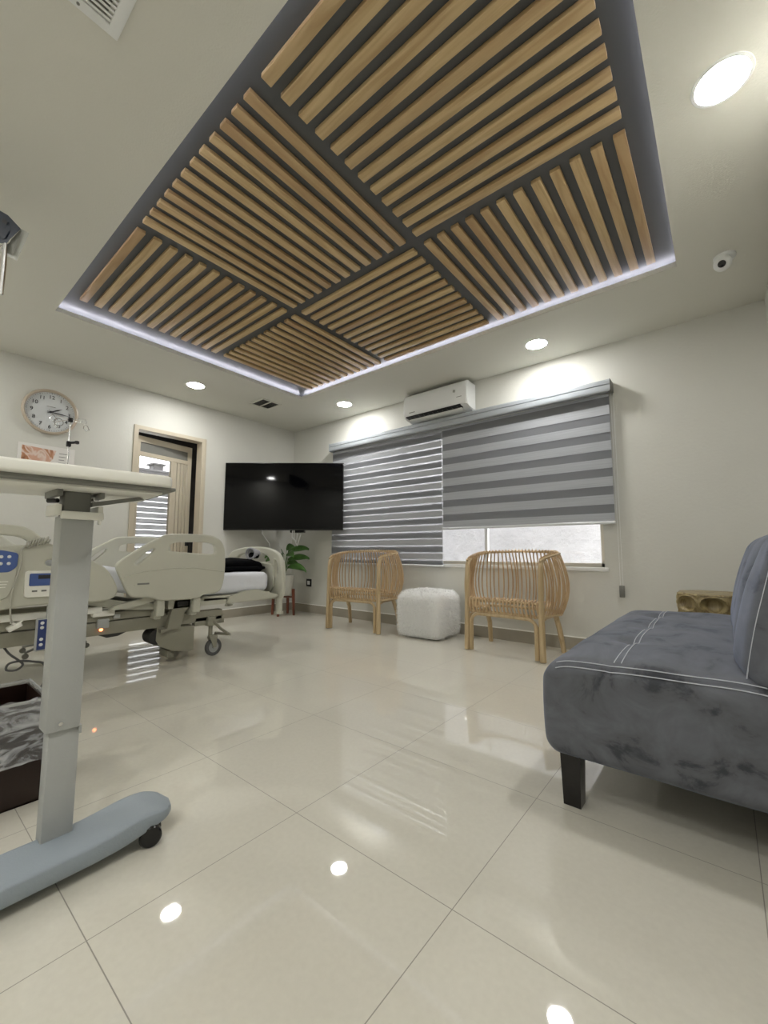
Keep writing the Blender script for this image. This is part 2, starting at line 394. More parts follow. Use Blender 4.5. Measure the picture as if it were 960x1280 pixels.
# window: frame, mullion, sill, panes
w = struct('window_1', B().bx(WX0, WX1, .05, .10, WZ0, WZ0+.035).bx(WX0, WX1, .05, .10, WZ1-.035, WZ1).bx(WX0, WX0+.035, .05, .10, WZ0, WZ1).bx(WX1-.035, WX1, .05, .10, WZ0, WZ1), M['framew'])
obj('mullion', B().bx(3.185, 3.215, .05, .10, WZ0+.035, WZ1-.035), M['white'], w, smooth=None)
obj('mullion', B().bx(2.10, 2.13, .05, .10, WZ0+.035, WZ1-.035), M['white'], w, smooth=None)
obj('window_sill', B().bx(WX0, WX1+.03, -.012, .05, WZ0-.035, WZ0, .004), M['extwhite'], w)
for a, b_ in ((WX0+.035, 2.10), (2.13, 3.185), (3.215, WX1-.035)):
    obj('pane', B().bx(a, b_, .073, .077, WZ0+.035, WZ1-.035), M['pane'], w, smooth=None)
# the yard wall outside
struct('wall_outside', B().bx(-2, 7.5, .95, 1.1, -.3, 2.6), M['exterior'])
struct('ground_outside', B().bx(-2, 7.5, .14, .95, -.4, -.1), M['exterior'])

# ---- doorway: beige frame, a glazed leaf standing open into the dark hall
fr = B(); d0, d1 = -.13, .008
fr.bx(d0, d1, DY0, DY0+.045, 0, DZ).bx(d0, d1, DY1-.05, DY1, 0, DZ).bx(d0, d1, DY0+.045, DY1-.05, DZ-.045, DZ)
fr.bx(.0, .014, DY1-.022, DY1+.004, 0, DZ).bx(.0, .014, DY0-.004, DY0+.018, 0, DZ)
struct('trim_1', fr, M['beige'])
hx, hy = -.115, DY0+.05
ang = math.atan2(.70, -.13)  # leaf direction
dr = Vector((math.cos(ang), math.sin(ang), 0)); nr = Vector((dr.y, -dr.x, 0)); Lw = .745; Lz = 2.245
leafM = Matrix(((dr.x, 0, nr.x, hx), (dr.y, 0, nr.y, hy), (0, 1, 0, 0), (0, 0, 0, 1)))
def lbox(b, u0, u1, z0, z1, t0, t1):
    r = bmesh.ops.create_cube(b.b, size=1)
    bmesh.ops.transform(b.b, matrix=leafM @ Matrix.Translation(((u0+u1)/2, (z0+z1)/2, (t0+t1)/2)) @ Matrix.Diagonal((u1-u0, z1-z0, t1-t0, 1)), verts=r['verts'])
    return b
d = B(); lbox(d, 0, .06, .02, Lz, -.02, .02); lbox(d, Lw-.055, Lw, .02, Lz, -.02, .02); lbox(d, .06, Lw-.055, Lz-.07, Lz, -.02, .02); lbox(d, .06, Lw-.055, .02, .12, -.02, .02)
lbox(d, .06, Lw-.055, Lz-.235, Lz-.185, -.02, .02); lbox(d, .46, .50, .12, Lz-.235, -.018, .018)
dl = struct('door_1', d, M['beige'])
obj('transom_panel', lbox(B(), .06, Lw-.055, Lz-.185, Lz-.07, -.006, .006), M['greyd'], dl, smooth=None, label='dark grey transom panel')
obj('pane', lbox(B(), .06, .46, .12, Lz-.235, -.003, .003), M['pane'], dl, smooth=None)
fd = B()
for i in range(4): lbox(fd, .505+i*.047, .505+i*.047+.034, .12, Lz-.235, -.014+.006*(i % 2), .012)
obj('folded_panels', fd, M['beige'], dl, smooth=None, label='ribbed beige panels folded together')
obj('door_handle', lbox(B(), Lw-.045, Lw-.015, .95, 1.10, .02, .05), M['black'], dl, smooth=None)
# hall shell behind the doorway, its own window and blind
HX = -1.15
hY0, hY1, hZ0, hZ1 = -2.35, -1.30, .25, 2.33
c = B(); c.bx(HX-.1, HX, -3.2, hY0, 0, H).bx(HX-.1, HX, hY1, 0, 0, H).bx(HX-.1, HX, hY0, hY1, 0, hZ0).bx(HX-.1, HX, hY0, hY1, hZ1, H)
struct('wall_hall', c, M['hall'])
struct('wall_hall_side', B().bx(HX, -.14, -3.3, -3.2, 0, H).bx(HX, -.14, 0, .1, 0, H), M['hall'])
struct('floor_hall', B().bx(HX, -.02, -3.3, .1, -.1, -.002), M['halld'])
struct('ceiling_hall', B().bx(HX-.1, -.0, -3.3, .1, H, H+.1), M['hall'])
w2 = struct('window_2', B().bx(HX-.07, HX-.02, hY0, hY0+.04, hZ0, hZ1).bx(HX-.07, HX-.02, hY1-.04, hY1, hZ0, hZ1).bx(HX-.07, HX-.02, hY0, hY1, hZ1-.04, hZ1).bx(HX-.07, HX-.02, hY0, hY1, hZ0, hZ0+.04), M['beige'])
obj('crossbar', B().bx(HX-.07, HX-.02, hY0+.04, hY1-.04, 1.76, 1.80), M['extwhite'], w2, smooth=None)
obj('pane', B().bx(HX-.048, HX-.044, hY0+.04, hY1-.04, hZ0+.04, hZ1-.04), M['pane'], w2, smooth=None)
# neighbouring roof seen through it
nb = thing('neighbouring_house', 'grey roofed house with a chimney seen through the doorway glass', 'house', (-4.5, -1.0, -.3))
obj('wall', B().bx(-6, -4.6, -3.2, 1.6, -.3, 2.45), M['housew'], nb, smooth=None)
obj('roof', B().bx(-6.2, -4.4, -3.3, 1.8, 2.45, 2.62).bx(-6.25, -4.35, -3.35, 1.85, 2.62, 2.66), M['roofg'], nb, smooth=None)
obj('chimney', B().bx(-5.0, -4.75, -.22, .0, 2.66, 2.84).bx(-5.05, -4.7, -.26, .04, 2.84, 2.88), M['roofg'], nb, smooth=None)
hb = thing('zebra_blind', 'grey and white striped blind hanging in the dark hall behind the doorway glass', 'blind', (HX+.04, -1.8, 1.75))
f1, f2 = B(), B()
z = 1.74
while z > .33:
    f1.bx(HX+.035, HX+.037, hY0, hY1, z-.068, z); f2.bx(HX+.030, HX+.032, hY0, hY1, z-.068-.0805+.0, z-.0805); z -= .161
obj('front_bands', f1, M['bandh'], hb, smooth=None); obj('rear_bands', f2, M['bandh'], hb, smooth=None)
obj('bottom_rail', B().bx(HX+.02, HX+.045, hY0, hY1, .28, .305, .004), M['silver'], hb)
obj('head_rail', B().bx(HX+.005, HX+.06, hY0, hY1, 1.74, 1.80, .004), M['casing'], hb)

# ============================================================ ceiling feature
SX0, SY0, PW, GAP = 1.415, -3.215, 1.115, .08
SW, STH = .0495, .022; ZS = H+.050
pitch = (PW-SW)/11
sb = B().bx(-PW/2, PW/2, -SW/2, SW/2, 0, STH, .0022, 2)
bmesh.ops.recalc_face_normals(sb.b, faces=sb.b.faces)
slat_me = bpy.data.meshes.new('slat'); sb.b.to_mesh(slat_me); sb.b.free(); slat_me.shade_smooth(); slat_me.set_sharp_from_angle(angle=.6); slat_me.materials.append(M['slatx'])
pl = {(0, 0): 'oak slat ceiling panel above the bed, leftmost, slats running towards the left wall',
      (1, 0): 'middle oak slat ceiling panel farther from the window, slats running towards the window',
      (2, 0): 'large nearest oak slat ceiling panel cut by the top of the photo, widest looking slats',
      (0, 1): 'smallest looking oak slat ceiling panel at the far recess corner above the television',
      (1, 1): 'middle oak slat ceiling panel beside the window edge, slats parallel to the window',
      (2, 1): 'oak slat ceiling panel nearest the white dome camera, slats pointing at the window'}
for (i, j), lab in pl.items():
    cx, cy = SX0+PW/2+i*(PW+GAP), SY0+PW/2+j*(PW+GAP)
    t = thing('slat_panel', lab, 'ceiling panel', (cx, cy, ZS), 0, 'oak slat panels in the ceiling recess')
    alongx = (i+j) % 2 == 0
    for k in range(12):
        o = bpy.data.objects.new('slat', slat_me); COL.objects.link(o); o.parent = t
        off = -PW/2+SW/2+k*pitch; tw = random.uniform(-.02, .02)
        if alongx: o.location = (0, off, 0); o.rotation_euler = (tw, 0, 0)
        else: o.location = (off, 0, 0); o.rotation_euler = (tw, 0, PI/2)
# cove LED strips lying on the slab behind the lip
g = 'light strips in the ceiling cove'
zl = H+T
def strip(lab, x0, x1, y0, y1):
    t = thing('light_strip', lab, 'light strip', ((x0+x1)/2, (y0+y1)/2, zl), 0, g)
    obj('backing_tape', B().bx(x0, x1, y0, y1, zl, zl+.003), M['white'], t, smooth=None)
    obj('diodes', B().bx(x0+.002, x1-.002, y0+.002, y1-.002, zl+.003, zl+.006), M['led'], t, smooth=None)
strip('glowing cove light strip along the window side of the ceiling recess', OX0, OX1, OY1+.045, OY1+.06)
strip('glowing cove light strip along the left wall side of the ceiling recess', OX0-.06, OX0-.045, OY0, OY1)
strip('glowing cove light strip along the right wall side of the ceiling recess', OX1+.045, OX1+.06, OY0, OY1)
strip('glowing cove light strip along the near side of the ceiling recess', OX0, OX1, OY0-.06, OY0-.045)

# downlights
dl0 = None
LP = [((.61, -1.90), 'round recessed ceiling light between the wall clock and the recess corner'),
      ((1.50, -.40), 'small round ceiling light to the left of the air conditioner'),
      ((3.95, -.40), 'round ceiling light above the right half of the window blinds'),
      ((5.265, -2.06), 'largest round ceiling light at the upper right beside the recess'),
      ((.61, -4.3), 'round ceiling light over the head of the bed, out of the picture'),
      ((2.60, -5.55), 'round ceiling light behind the camera left, out of the picture'),
      ((4.9, -5.2), 'round ceiling light behind the camera right, out of the picture'),
      ((4.72, -4.45), 'round ceiling light close behind the camera, out of the picture'),
      ((1.0, -5.55), 'round ceiling light in the rear left corner, out of the picture'),
      ]
for (x, y), lab in LP:
    if dl0 is None:
        dl0 = thing('ceiling_light', lab, 'ceiling light', (0, 0, 0), 0, 'recessed round ceiling lights')
        obj('trim_ring', B().lathe([(.086, 0), (.089, -.004), (.100, -.003), (.102, -.0005), (.102, 0)], n=48, ring=True), M['white'], dl0, world=False)
        obj('diffuser', B().lathe([(.0001, -.003), (.0855, -.003), (.0855, 0)], n=48), M['lamp'], dl0, world=False); t = dl0
    else: t = dup(dl0)
    t.location = (x, y, H-.0005); t['label'] = lab

# ceiling vents
v = thing('ceiling_vent', 'small ceiling air vent with two dark squares near the far corner', 'vent', (.725, -1.045, H))
obj('frame', B().bx(.58, .87, -1.19, -1.165, H-.008, H).bx(.58, .87, -.925, -.90, H-.008, H).bx(.58, .605, -1.165, -.925, H-.008, H).bx(.845, .87, -1.165, -.925, H-.008, H).bx(.605, .845, -1.053, -1.037, H-.008, H), M['ceil'], v)
gr = B()
for yy in (-1.165, -1.037):
    for k in range(8): gr.box((.725, yy+.008+k*.0138, H-.004), (.24, .009, .0015), Matrix.Rotation(.6, 3, 'X'))
obj('grille', gr, M['greyd'], v, smooth=None, label='dark louvres')
obj('backing', B().bx(.605, .845, -1.165, -.925, H-.0015, H-.0005), M['bedd'], v, smooth=None)
v = thing('ceiling_vent', 'large white louvred ceiling air return at the top left edge', 'vent', (3.82, -3.95, H))
x0, x1, y0, y1 = 3.535, 4.10, -4.20, -3.645
obj('frame', B().bx(x0, x1, y0, y0+.036, H-.010, H, .003).bx(x0, x1, y1-.036, y1, H-.010, H, .003).bx(x0, x0+.036, y0+.033, y1-.033, H-.010, H, .003).bx(x1-.036, x1, y0+.033, y1-.033, H-.010, H, .003), M['white'], v)
gr = B(); nl = 27
for k in range(nl): gr.box((x0+.046+k*(x1-x0-.092)/(nl-1), (y0+y1)/2, H-.006), (.012, y1-y0-.068, .0018), Matrix.Rotation(.3, 3, 'Y'))
obj('louvres', gr, M['white'], v, smooth=None)
obj('backing', B().bx(x0+.05, x1-.05, y0+.05, y1-.05, H-.001, H-.0005), M['greyd'], v, smooth=None, label='dark duct behind the louvres')
obj('screw', B().cyl((x0+.018, -3.77, H-.0125), (x0+.018, -3.77, H-.009), .005, n=12), M['greyd'], v)

# dome camera
v = thing('security_camera', 'white ceiling dome camera with a black lens in the upper right', 'camera', (5.275, -.775, H))
obj('mount', B().lathe([(.0001, 0), (.058, 0), (.058, -.012), (.05, -.022), (.03, -.03), (.0001, -.03)], (5.275, -.775, H)), M['white'], v)
cc = Vector((5.262, -.80, H-.055)); ld = (CAM-cc); ld = (ld+Vector((-.35, -.1, -.25))).normalized()
sph = [(max(.0001, .048*math.sin(a*PI/16)), -.048*math.cos(a*PI/16)) for a in range(17)]
ho = obj('housing', B().lathe(sph, cc), M['white'], v)
q = ld.to_track_quat('Z', 'Y').to_matrix()
obj('lens', B().lathe([(.0001, .0), (.021, .0), (.021, .012), (.018, .016), (.0001, .021)], cc+ld*.036, q), M['lens'], ho, label='black lens')

# ============================================================ window blinds, pelmet, air conditioner
BY = -.062
def blind(x0, x1, z0, z1, per, band, off, fz, lab):
    t = thing('zebra_blind', lab, 'blind', ((x0+x1)/2, BY, z1), 0, 'zebra blinds over the long window')
    for nm, y, ph in (('front_fabric', BY, off), ('rear_fabric', BY+.006, off+per/2)):
        b = B(); s_ = B(); z = z1+ph
        while z > z0:
            a, c_ = min(z, z1), max(z-band, z0)
            if a > c_+.002: b.bx(x0, x1, y, y+.0012, c_, a)
            a, c_ = min(z-band, z1), max(z-per, z0)
            if a > c_+.002: s_.bx(x0, x1, y, y+.0008, c_, a)
            z -= per
        fo = obj(nm, b, M['band'], t, smooth=None)
        obj('sheer_bands', s_, M['sheer'], fo, smooth=None, label='see-through mesh bands')
    obj('bottom_rail', B().bx(x0-.004, x1+.004, BY-.012, BY+.018, z0-.026, z0, .008, 3), M['silver'], t)
    return t
blind(.945, 2.732, .735, 2.28, 
      .161, .0640, .03, 0, 'left striped zebra blind, lowered almost to the sill with bright slits')
tb = blind(2.737, 4.452, 1.15, 2.28, .160, .084, .06, 0, 'right zebra blind, closed and stopping well above the sill')
cb = B()
for dx in (-.010, .010): cb.tube([(4.475+dx, -.05, 2.28), (4.475+dx, -.05, .60)], .0016, 6)
obj('cord', cb, M['white'], tb); obj('cord_weight', B().bx(4.455, 4.495, -.062, -.038, .50, .60, .006, 2), M['greyd'], tb, label='grey cord weight')
p = thing('blind_pelmet', 'long silver pelmet boxing in the tops of both window blinds', 'pelmet', (2.7, -.06, 2.33))
prof = [(-.125, 2.285), (-.130, 2.30), (-.130, 2.335), (-.124, 2.339), (-.124, 2.345), (-.130, 2.349), (-.130, 2.378), (-.122, 2.39), (-.001, 2.39), (-.001, 2.382), (-.118, 2.382), (-.118, 2.285)]
obj('fascia', B().prism(prof, lambda q, t: Vector((t, q[0], q[1])), .93, 4.478), M['casing'], p, smooth=None)
for x in (.93, 4.474): obj('end_cap', B().bx(x, x+.006, -.13, 0, 2.283, 2.392, .002), M['greyd'] if x > 3 else M['casing'], p)
for x0, x1 in ((.945, 2.725), (2.737, 4.452)): obj('roller', B().cyl((x0, -.068, 2.325), (x1, -.068, 2.325), .035), M['band'], p)

a = thing('air_conditioner', 'white split air conditioner mounted high above the window blinds', 'air conditioner', (2.72, -.11, 2.41))
prof = [(0, 2.725), (-.16, 2.728), (-.195, 2.718), (-.213, 2.69), (-.218, 2.62), (-.217, 2.53), (-.210, 2.475), (-.20, 2.458), (-.155, 2.452), (-.10, 2.425), (0, 2.418)]
body = B().prism(prof, lambda q, t: Vector((t, q[0], q[1])), 2.31, 3.14)
es = [e for e in body.b.edges if abs(e.verts[0].co.x-e.verts[1].co.x) < 1e-5]
bmesh.ops.bevel(body.b, geom=es, offset=.010, segments=3, affect='EDGES')
obj('body', body, M['white'], a, smooth=50)
R = Matrix.Rotation(math.radians(20), 3, 'X')
obj('outlet_slot', B().box((2.70, -.172, 2.4545), (.72, .085, .010), Matrix.Rotation(-.16, 3, 'X')), M['black'], a, smooth=None, label='black air outlet slot')
obj('louvre', B().box((2.70, -.12, 2.428), (.70, .075, .007), Matrix.Rotation(-.42, 3, 'X'), .002), M['white'], a)
vn = B()
for k in range(11): vn.box((2.39+k*.062, -.175, 2.450), (.004, .05, .006))
obj('vanes', vn, M['greyd'], a, smooth=None)
obj('badge', B().box((2.99, -.2195, 2.62), (.028, .003, .030), Matrix.Rotation(.2, 3, 'Y')), M['chrome'], a, smooth=None, label='shiny square badge')
obj('lettering', B().bx(3.02, 3.08, -.2198, -.2185, 2.543, 2.549), M['greyd'], a, smooth=None)
obj('lettering', B().bx(2.39, 2.47, -.2162, -.2150, 2.500, 2.508), M['greyd'], a, smooth=None)

# ============================================================ television
tvc = Vector((.63, -.655, 1.62)); fn_ = Vector((math.sin(YAW), -math.cos(YAW), 0))
t = thing('television', 'large black flat television hung across the far room corner', 'television', tuple(tvc), YAW)
TW, TH = 1.60, .915
obj('cabinet', B().box((0, .02, 0), (TW, .03, TH), None, .006).box((0, .05, -.08), (TW*.6, .035, TH*.5), None, .01), M['black'], t, world=False)
obj('screen', B().box((0, .0035, .004), (TW-.018, .004, TH-.026)), M['screen'], t, world=False, smooth=None)
obj('mount_arm', B().box((0, .10, 0), (.3, .06, .3), None, .004).tube([(0, .12, 0), (.12, .32, 0), (0, .46, 0)], .02, 10).box((0, .47, .0), (.12, .02, .25)), M['black'], t, world=False)
obj('cable', B().tube([(-.28, .07, -.3), (-.30, .09, -.5), (-.26, .3, -.62), (-.2, .42, -1.2)], .005, 6).tube([(.12, .07, -.3), (.10, .12, -.55), (.14, .2, -.60), (.18, .07, -.50)], .009, 6).tube([(.14, .07, -.3), (.13, .1, -.56), (.16, .16, -.66), (.2, .2, -.5)], .007, 6), M['white'], t, world=False, label='white cables')
t = thing('media_box', 'small black box hanging just under the lower edge of the television', 'media box', (.62, -.33, 1.13), YAW)
obj('body', B().box((0, 0, 0), (.20, .10, .035), None, .006), M['black'], t, world=False)
obj('bracket', B().box((0, .09, .02), (.03, .14, .012)).box((0, .16, .05), (.06, .01, .08)), M['black'], t, world=False)
t.location = (.45, -.26, 1.165)

# ============================================================ wall clock, poster, outlet
t = thing('wall_clock', 'round wall clock with a thin wooden rim on the left wall', 'clock', (0, -3.06, 2.268))
RXm = Matrix(((0, 0, 1), (1, 0, 0), (0, 1, 0)))  # local z -> +x, local x -> +y, local y -> +z
cp = (0.002, -3.06, 2.268)
obj('rim', B().lathe([(.20, 0), (.226, 0), (.230, .018), (.224, .034), (.212, .040), (.203, .030), (.200, .012), (.200, 0)], cp, RXm, 64, ring=True), M['clockrim'], t)
obj('dial', B().lathe([(.0001, .010), (.202, .010), (.202, .004)], cp, RXm, 64), M['clockface'], t)
def onclock(u, v, h=.0125): return Matrix(((0, 0, 1, cp[0]+h), (1, 0, 0, cp[1]+u), (0, 1, 0, cp[2]+v), (0, 0, 0, 1)))
for hnum in range(1, 13):
    an = hnum*PI/6; me = text_mesh(str(hnum), .052, onclock(.150*math.sin(an), .150*math.cos(an))); link_mesh('numeral', me, M['ink'], t, True, None)
ticks = B()
for k in range(60):
    an = k*PI/30; ticks.box((cp[0]+.0125, cp[1]+.189*math.sin(an), cp[2]+.189*math.cos(an)), (.001, .0022 if k % 5 else .005, .008), Matrix.Rotation(-an, 3, 'X'))
obj('minute_marks', ticks, M['ink'], t, smooth=None)
obj('lettering', B().bx(cp[0]+.0120, cp[0]+.0132, cp[1]-.036, cp[1]+.036, cp[2]+.052, cp[2]+.058), M['greyd'], t, smooth=None)
def hand(an, ln, wd, h, nm):
    b = B(); u = Vector((0, math.sin(an), math.cos(an))); s_ = Vector((0, math.cos(an), -math.sin(an))); o_ = Vector(cp)+Vector((h, 0, 0))
    pts = [o_-u*.03+s_*wd*.4, o_-u*.03-s_*wd*.4, o_+u*ln*.6-s_*wd, o_+u*ln, o_+u*ln*.6+s_*wd]
    top = [b.b.verts.new(p) for p in pts]; bot = [b.b.verts.new(p+Vector((.0012, 0, 0))) for p in pts]
    b.b.faces.new(top); b.b.faces.new(bot[::-1])
    for i in range(5): b.b.faces.new((top[i], top[(i+1) % 5], bot[(i+1) % 5], bot[i]))
    obj(nm, b, M['ink'], t, smooth=None)
hand(math.radians(62), .105, .007, .018, 'hour_hand'); hand(math.radians(94), .150, .005, .020, 'minute_hand'); hand(math.radians(140), .12, .002, .022, 'second_hand')
obj('hub', B().lathe([(.0001, .026), (.010, .024), (.010, .012)], cp, RXm, 20), M['ink'], t)
obj('small_dial', B().lathe([(.034, .0105), (.038, .0135), (.041, .0105)], (cp[0], cp[1]+.07, cp[2]-.085), RXm, 32, ring=True), M['greyd'], t)

def poster_mat():
    m = mat('poster_print', (.7, .5, .4), .5); n = m.node_tree.nodes; l = m.node_tree.links; b = n['Principled BSDF']
    tc = n.new('ShaderNodeTexCoord'); mp = n.new('ShaderNodeMapping'); mp.inputs['Scale'].default_value = (1, 7, 5); mp.inputs['Location'].default_value = (0, 2.2, .6)
    l.new(tc.outputs['Object'], mp.inputs[0]); t = n.new('ShaderNodeTexNoise'); t.inputs['Scale'].default_value = .9; t.inputs['Detail'].default_value = 2; t.inputs['Distortion'].default_value = 1.6
    l.new(mp.outputs[0], t.inputs['Vector']); cr = n.new('ShaderNodeValToRGB'); e = cr.color_ramp.elements
    e[0].position = .38; e[0].color = (.25, .10, .045, 1); e[1].position = .62; e[1].color = (.62, .36, .26, 1); k = e.new(.5); k.color = (.50, .24, .13, 1); k = e.new(.56); k.color = (.75, .62, .55, 1)
    l.new(t.outputs[0], cr.inputs[0]); l.new(cr.outputs[0], b.inputs['Base Color']); return m
t = thing('poster', 'small poster with a peach toned picture under the wall clock', 'poster', (0, -3.05, 1.76))
obj('sheet', B().bx(.001, .006, -3.285, -2.835, 1.60, 1.925), M['paper'], t, smooth=None)
obj('picture', B().prism([(-3.255, 1.63), (-3.255, 1.90), (-2.99, 1.885), (-3.01, 1.80), (-3.06, 1.73), (-3.07, 1.63)], lambda q, s_: Vector((s_, q[0], q[1])), .006, .0068), poster_mat(), t, smooth=None, label='peach and brown printed picture')
tx = B()
for k in range(7): tx.bx(.006, .0067, -2.965, -2.90-.01*(k % 3), 1.86-k*.032, 1.866-k*.032)
obj('text_lines', tx, M['greyd'], t, smooth=None)

t = thing('wall_outlet', 'small square dark framed wall outlet left of the far rattan chair', 'outlet', (.415, 0, .425))
obj('plate', B().bx(.36, .47, -.010, 0, .37, .48, .003), M['black'], t)
obj('socket', B().bx(.388, .442, -.014, -.010, .398, .452, .002), M['white'], t, label='white socket insert')

# ============================================================ rattan chairs
def make_chair(label):
    t = thing('rattan_chair', label, 'chair', (0, 0, 0), 0, 'rattan armchairs under the window')
    w, yf, yb = .342, -.235, .245      # half width, front, back
    def outline(s_, off=0.):
        """U shaped plan, s_ from 0 (front right) to 1 (front left)"""
        R_ = .21; st = (yb-R_)-yf; arc = PI/2*R_; mid = 2*(w-R_); tot = 2*st+2*arc+mid; d_ = s_*tot; ww = w+off+.0; 
        if d_ < st: p = Vector((ww, yf+d_, 0)); 
        elif d_ < st+arc:
            a_ = (d_-st)/R_; p = Vector((w-R_+(R_+off)*math.cos(a_), yb-R_+(R_+off)*math.sin(a_), 0))
        elif d_ < st+arc+mid: p = Vector((w-R_-(d_-st-arc), yb+off, 0))
        elif d_ < st+2*arc+mid:
            a_ = PI/2+(d_-st-arc-mid)/R_; p = Vector((-w+R_+(R_+off)*math.cos(a_), yb-R_+(R_+off)*math.sin(a_), 0))
        else: p = Vector((-ww, yb-R_-(d_-st-2*arc-mid), 0))
        g_ = max(0, min(1, (p.y-yf)/.35)); p.x *= 1+.16*g_*(.4 if off < 0 else 1)
        return p
    def ztop(s_): return .80 + .085*math.sin(PI*min(1, max(0, s_)))**.6
    RZ = .352
    # front posts with their legs
    for sx in (1, -1):
        pts = [(sx*(w+.004), yf-.012, 0.004), (sx*(w+.002), yf-.010, .2), (sx*w, yf-.006, .45), (sx*w, yf, .70), (sx*w, yf+.006, .765), (sx*w, yf+.03, .800), (sx*w, yf+.07, .815)]
        obj('leg', B().tube(pts, [.026, .025, .023, .021, .019, .018, .015], 12), M['rattanp'], t, world=False)
        obj('leg', B().tube([(sx*(w-.01), yb-.16, RZ), (sx*(w-.005), yb-.08, .2), (sx*(w+.01), yb-.035, .004)], [.023, .023, .021], 12), M['rattanp'], t, world=False, label='splayed rear leg')
    # doubled rod inside the front legs that arches under the seat ring
    arch = []
    for k in range(9): arch.append((-(w-.042), yf-.012, .01+k*.03))
    for k in range(1, 7):
        a_ = k/6*PI/2; arch.append((-(w-.042)+.075*(1-math.cos(a_)), yf-.010, .25+.078*math.sin(a_)))
    arch = arch+[(0, yf-.010, .330)]+[(-p_[0], p_[1], p_[2]) for p_ in arch[::-1]]
    obj('front_arch', B().tube(arch, [.019 if abs(p_[0]) > w-.05 else .0145 for p_ in arch], 10), M['rattanp'], t, world=False)
    for sx in (1, -1):
        obj('side_arch', B().tube([(sx*(w-.01), yf+.01, .26), (sx*(w-.01), yf+.04, .312), (sx*(w-.01), yf+.11, .332), (sx*(w-.01), yb-.2, .332)], .010, 8), M['rattanp'], t, world=False)
    N = 60
    ring = [outline(k/N)+Vector((0, 0, RZ)) for k in range(N+1)]
    obj('seat_ring', B().tube(ring, .013, 10, closed=True), M['rattanp'], t, world=False)
    hoop = [outline(k/N)+Vector((0, 0, ztop(k/N))) for k in range(N+1)]
    obj('top_rail', B().tube(hoop, .011, 10), M['rattanp'], t, world=False)
    obj('seat_rail', B().tube([(-w, yf, .455), (w, yf, .455)], .012, 10).tube([(-w+.01, yf+.01, .44), (-w+.02, 0, .41), (-w+.05, yb-.04, .40)], .009, 8).tube([(w-.01, yf+.01, .44), (w-.02, 0, .41), (w-.05, yb-.04, .40)], .009, 8), M['rattanp'], t, world=False)
    # canes: shell
    b = B(); nc = 48
    for k in range(nc):
        s_ = (k+.8)/(nc+.6); zt = ztop(s_); pts = []
        tw = random.uniform(-.006, .006)
        for i in range(9):
            f = i/8; bul = .066*math.sin(PI*f**.9)*(.35+.65*math.sin(PI*s_)**.5)
            p_ = outline(min(1, max(0, s_+tw*math.sin(PI*f))), bul); p_.z = RZ-.012+(zt+.012-RZ)*f; pts.append(p_)
        inn = outline(s_, -.012); pts += [Vector(((pts[-1].x+inn.x)/2, (pts[-1].y+inn.y)/2, zt+.019)), Vector((inn.x, inn.y, zt+.008)), Vector((inn.x, inn.y, zt-.012))]
        b.tube(pts, .0066, 6)
    obj('shell_canes', b, M['rattan'], t, world=False, label='thin bent rattan canes of the curved back and arms')
    b = B(); ns = 20
    for k in range(ns):
        x = -w+.03+(2*w-.06)*k/(ns-1)
        xb = x*.9
        b.tube([(x+.012, yf-.005, RZ-.014), (x+.006, yf-.020, RZ+.04), (x, yf-.019, .43), (x, yf-.012, .465), (x, yf+.010, .473), (x, yf+.05, .457), (x*.97, 0, .415), (xb, yb-.06, .40), (xb, yb-.025, .43)], .0088, 6)
    obj('seat_canes', b, M['rattan'], t, world=False, label='rattan canes wrapping over the seat front')
    return t
ch = make_chair('rattan tub chair left of the white fur pouf, nearer the television')
cr_ = dup(ch); cr_['label'] = 'rattan tub chair right of the white fur pouf, nearer the velvet sofa'
ch.location = (1.87, -.402, 0); ch.rotation_euler = (0, 0, math.radians(8))
cr_.location = (3.66, -.365, 0); cr_.rotation_euler = (0, 0, math.radians(-3))

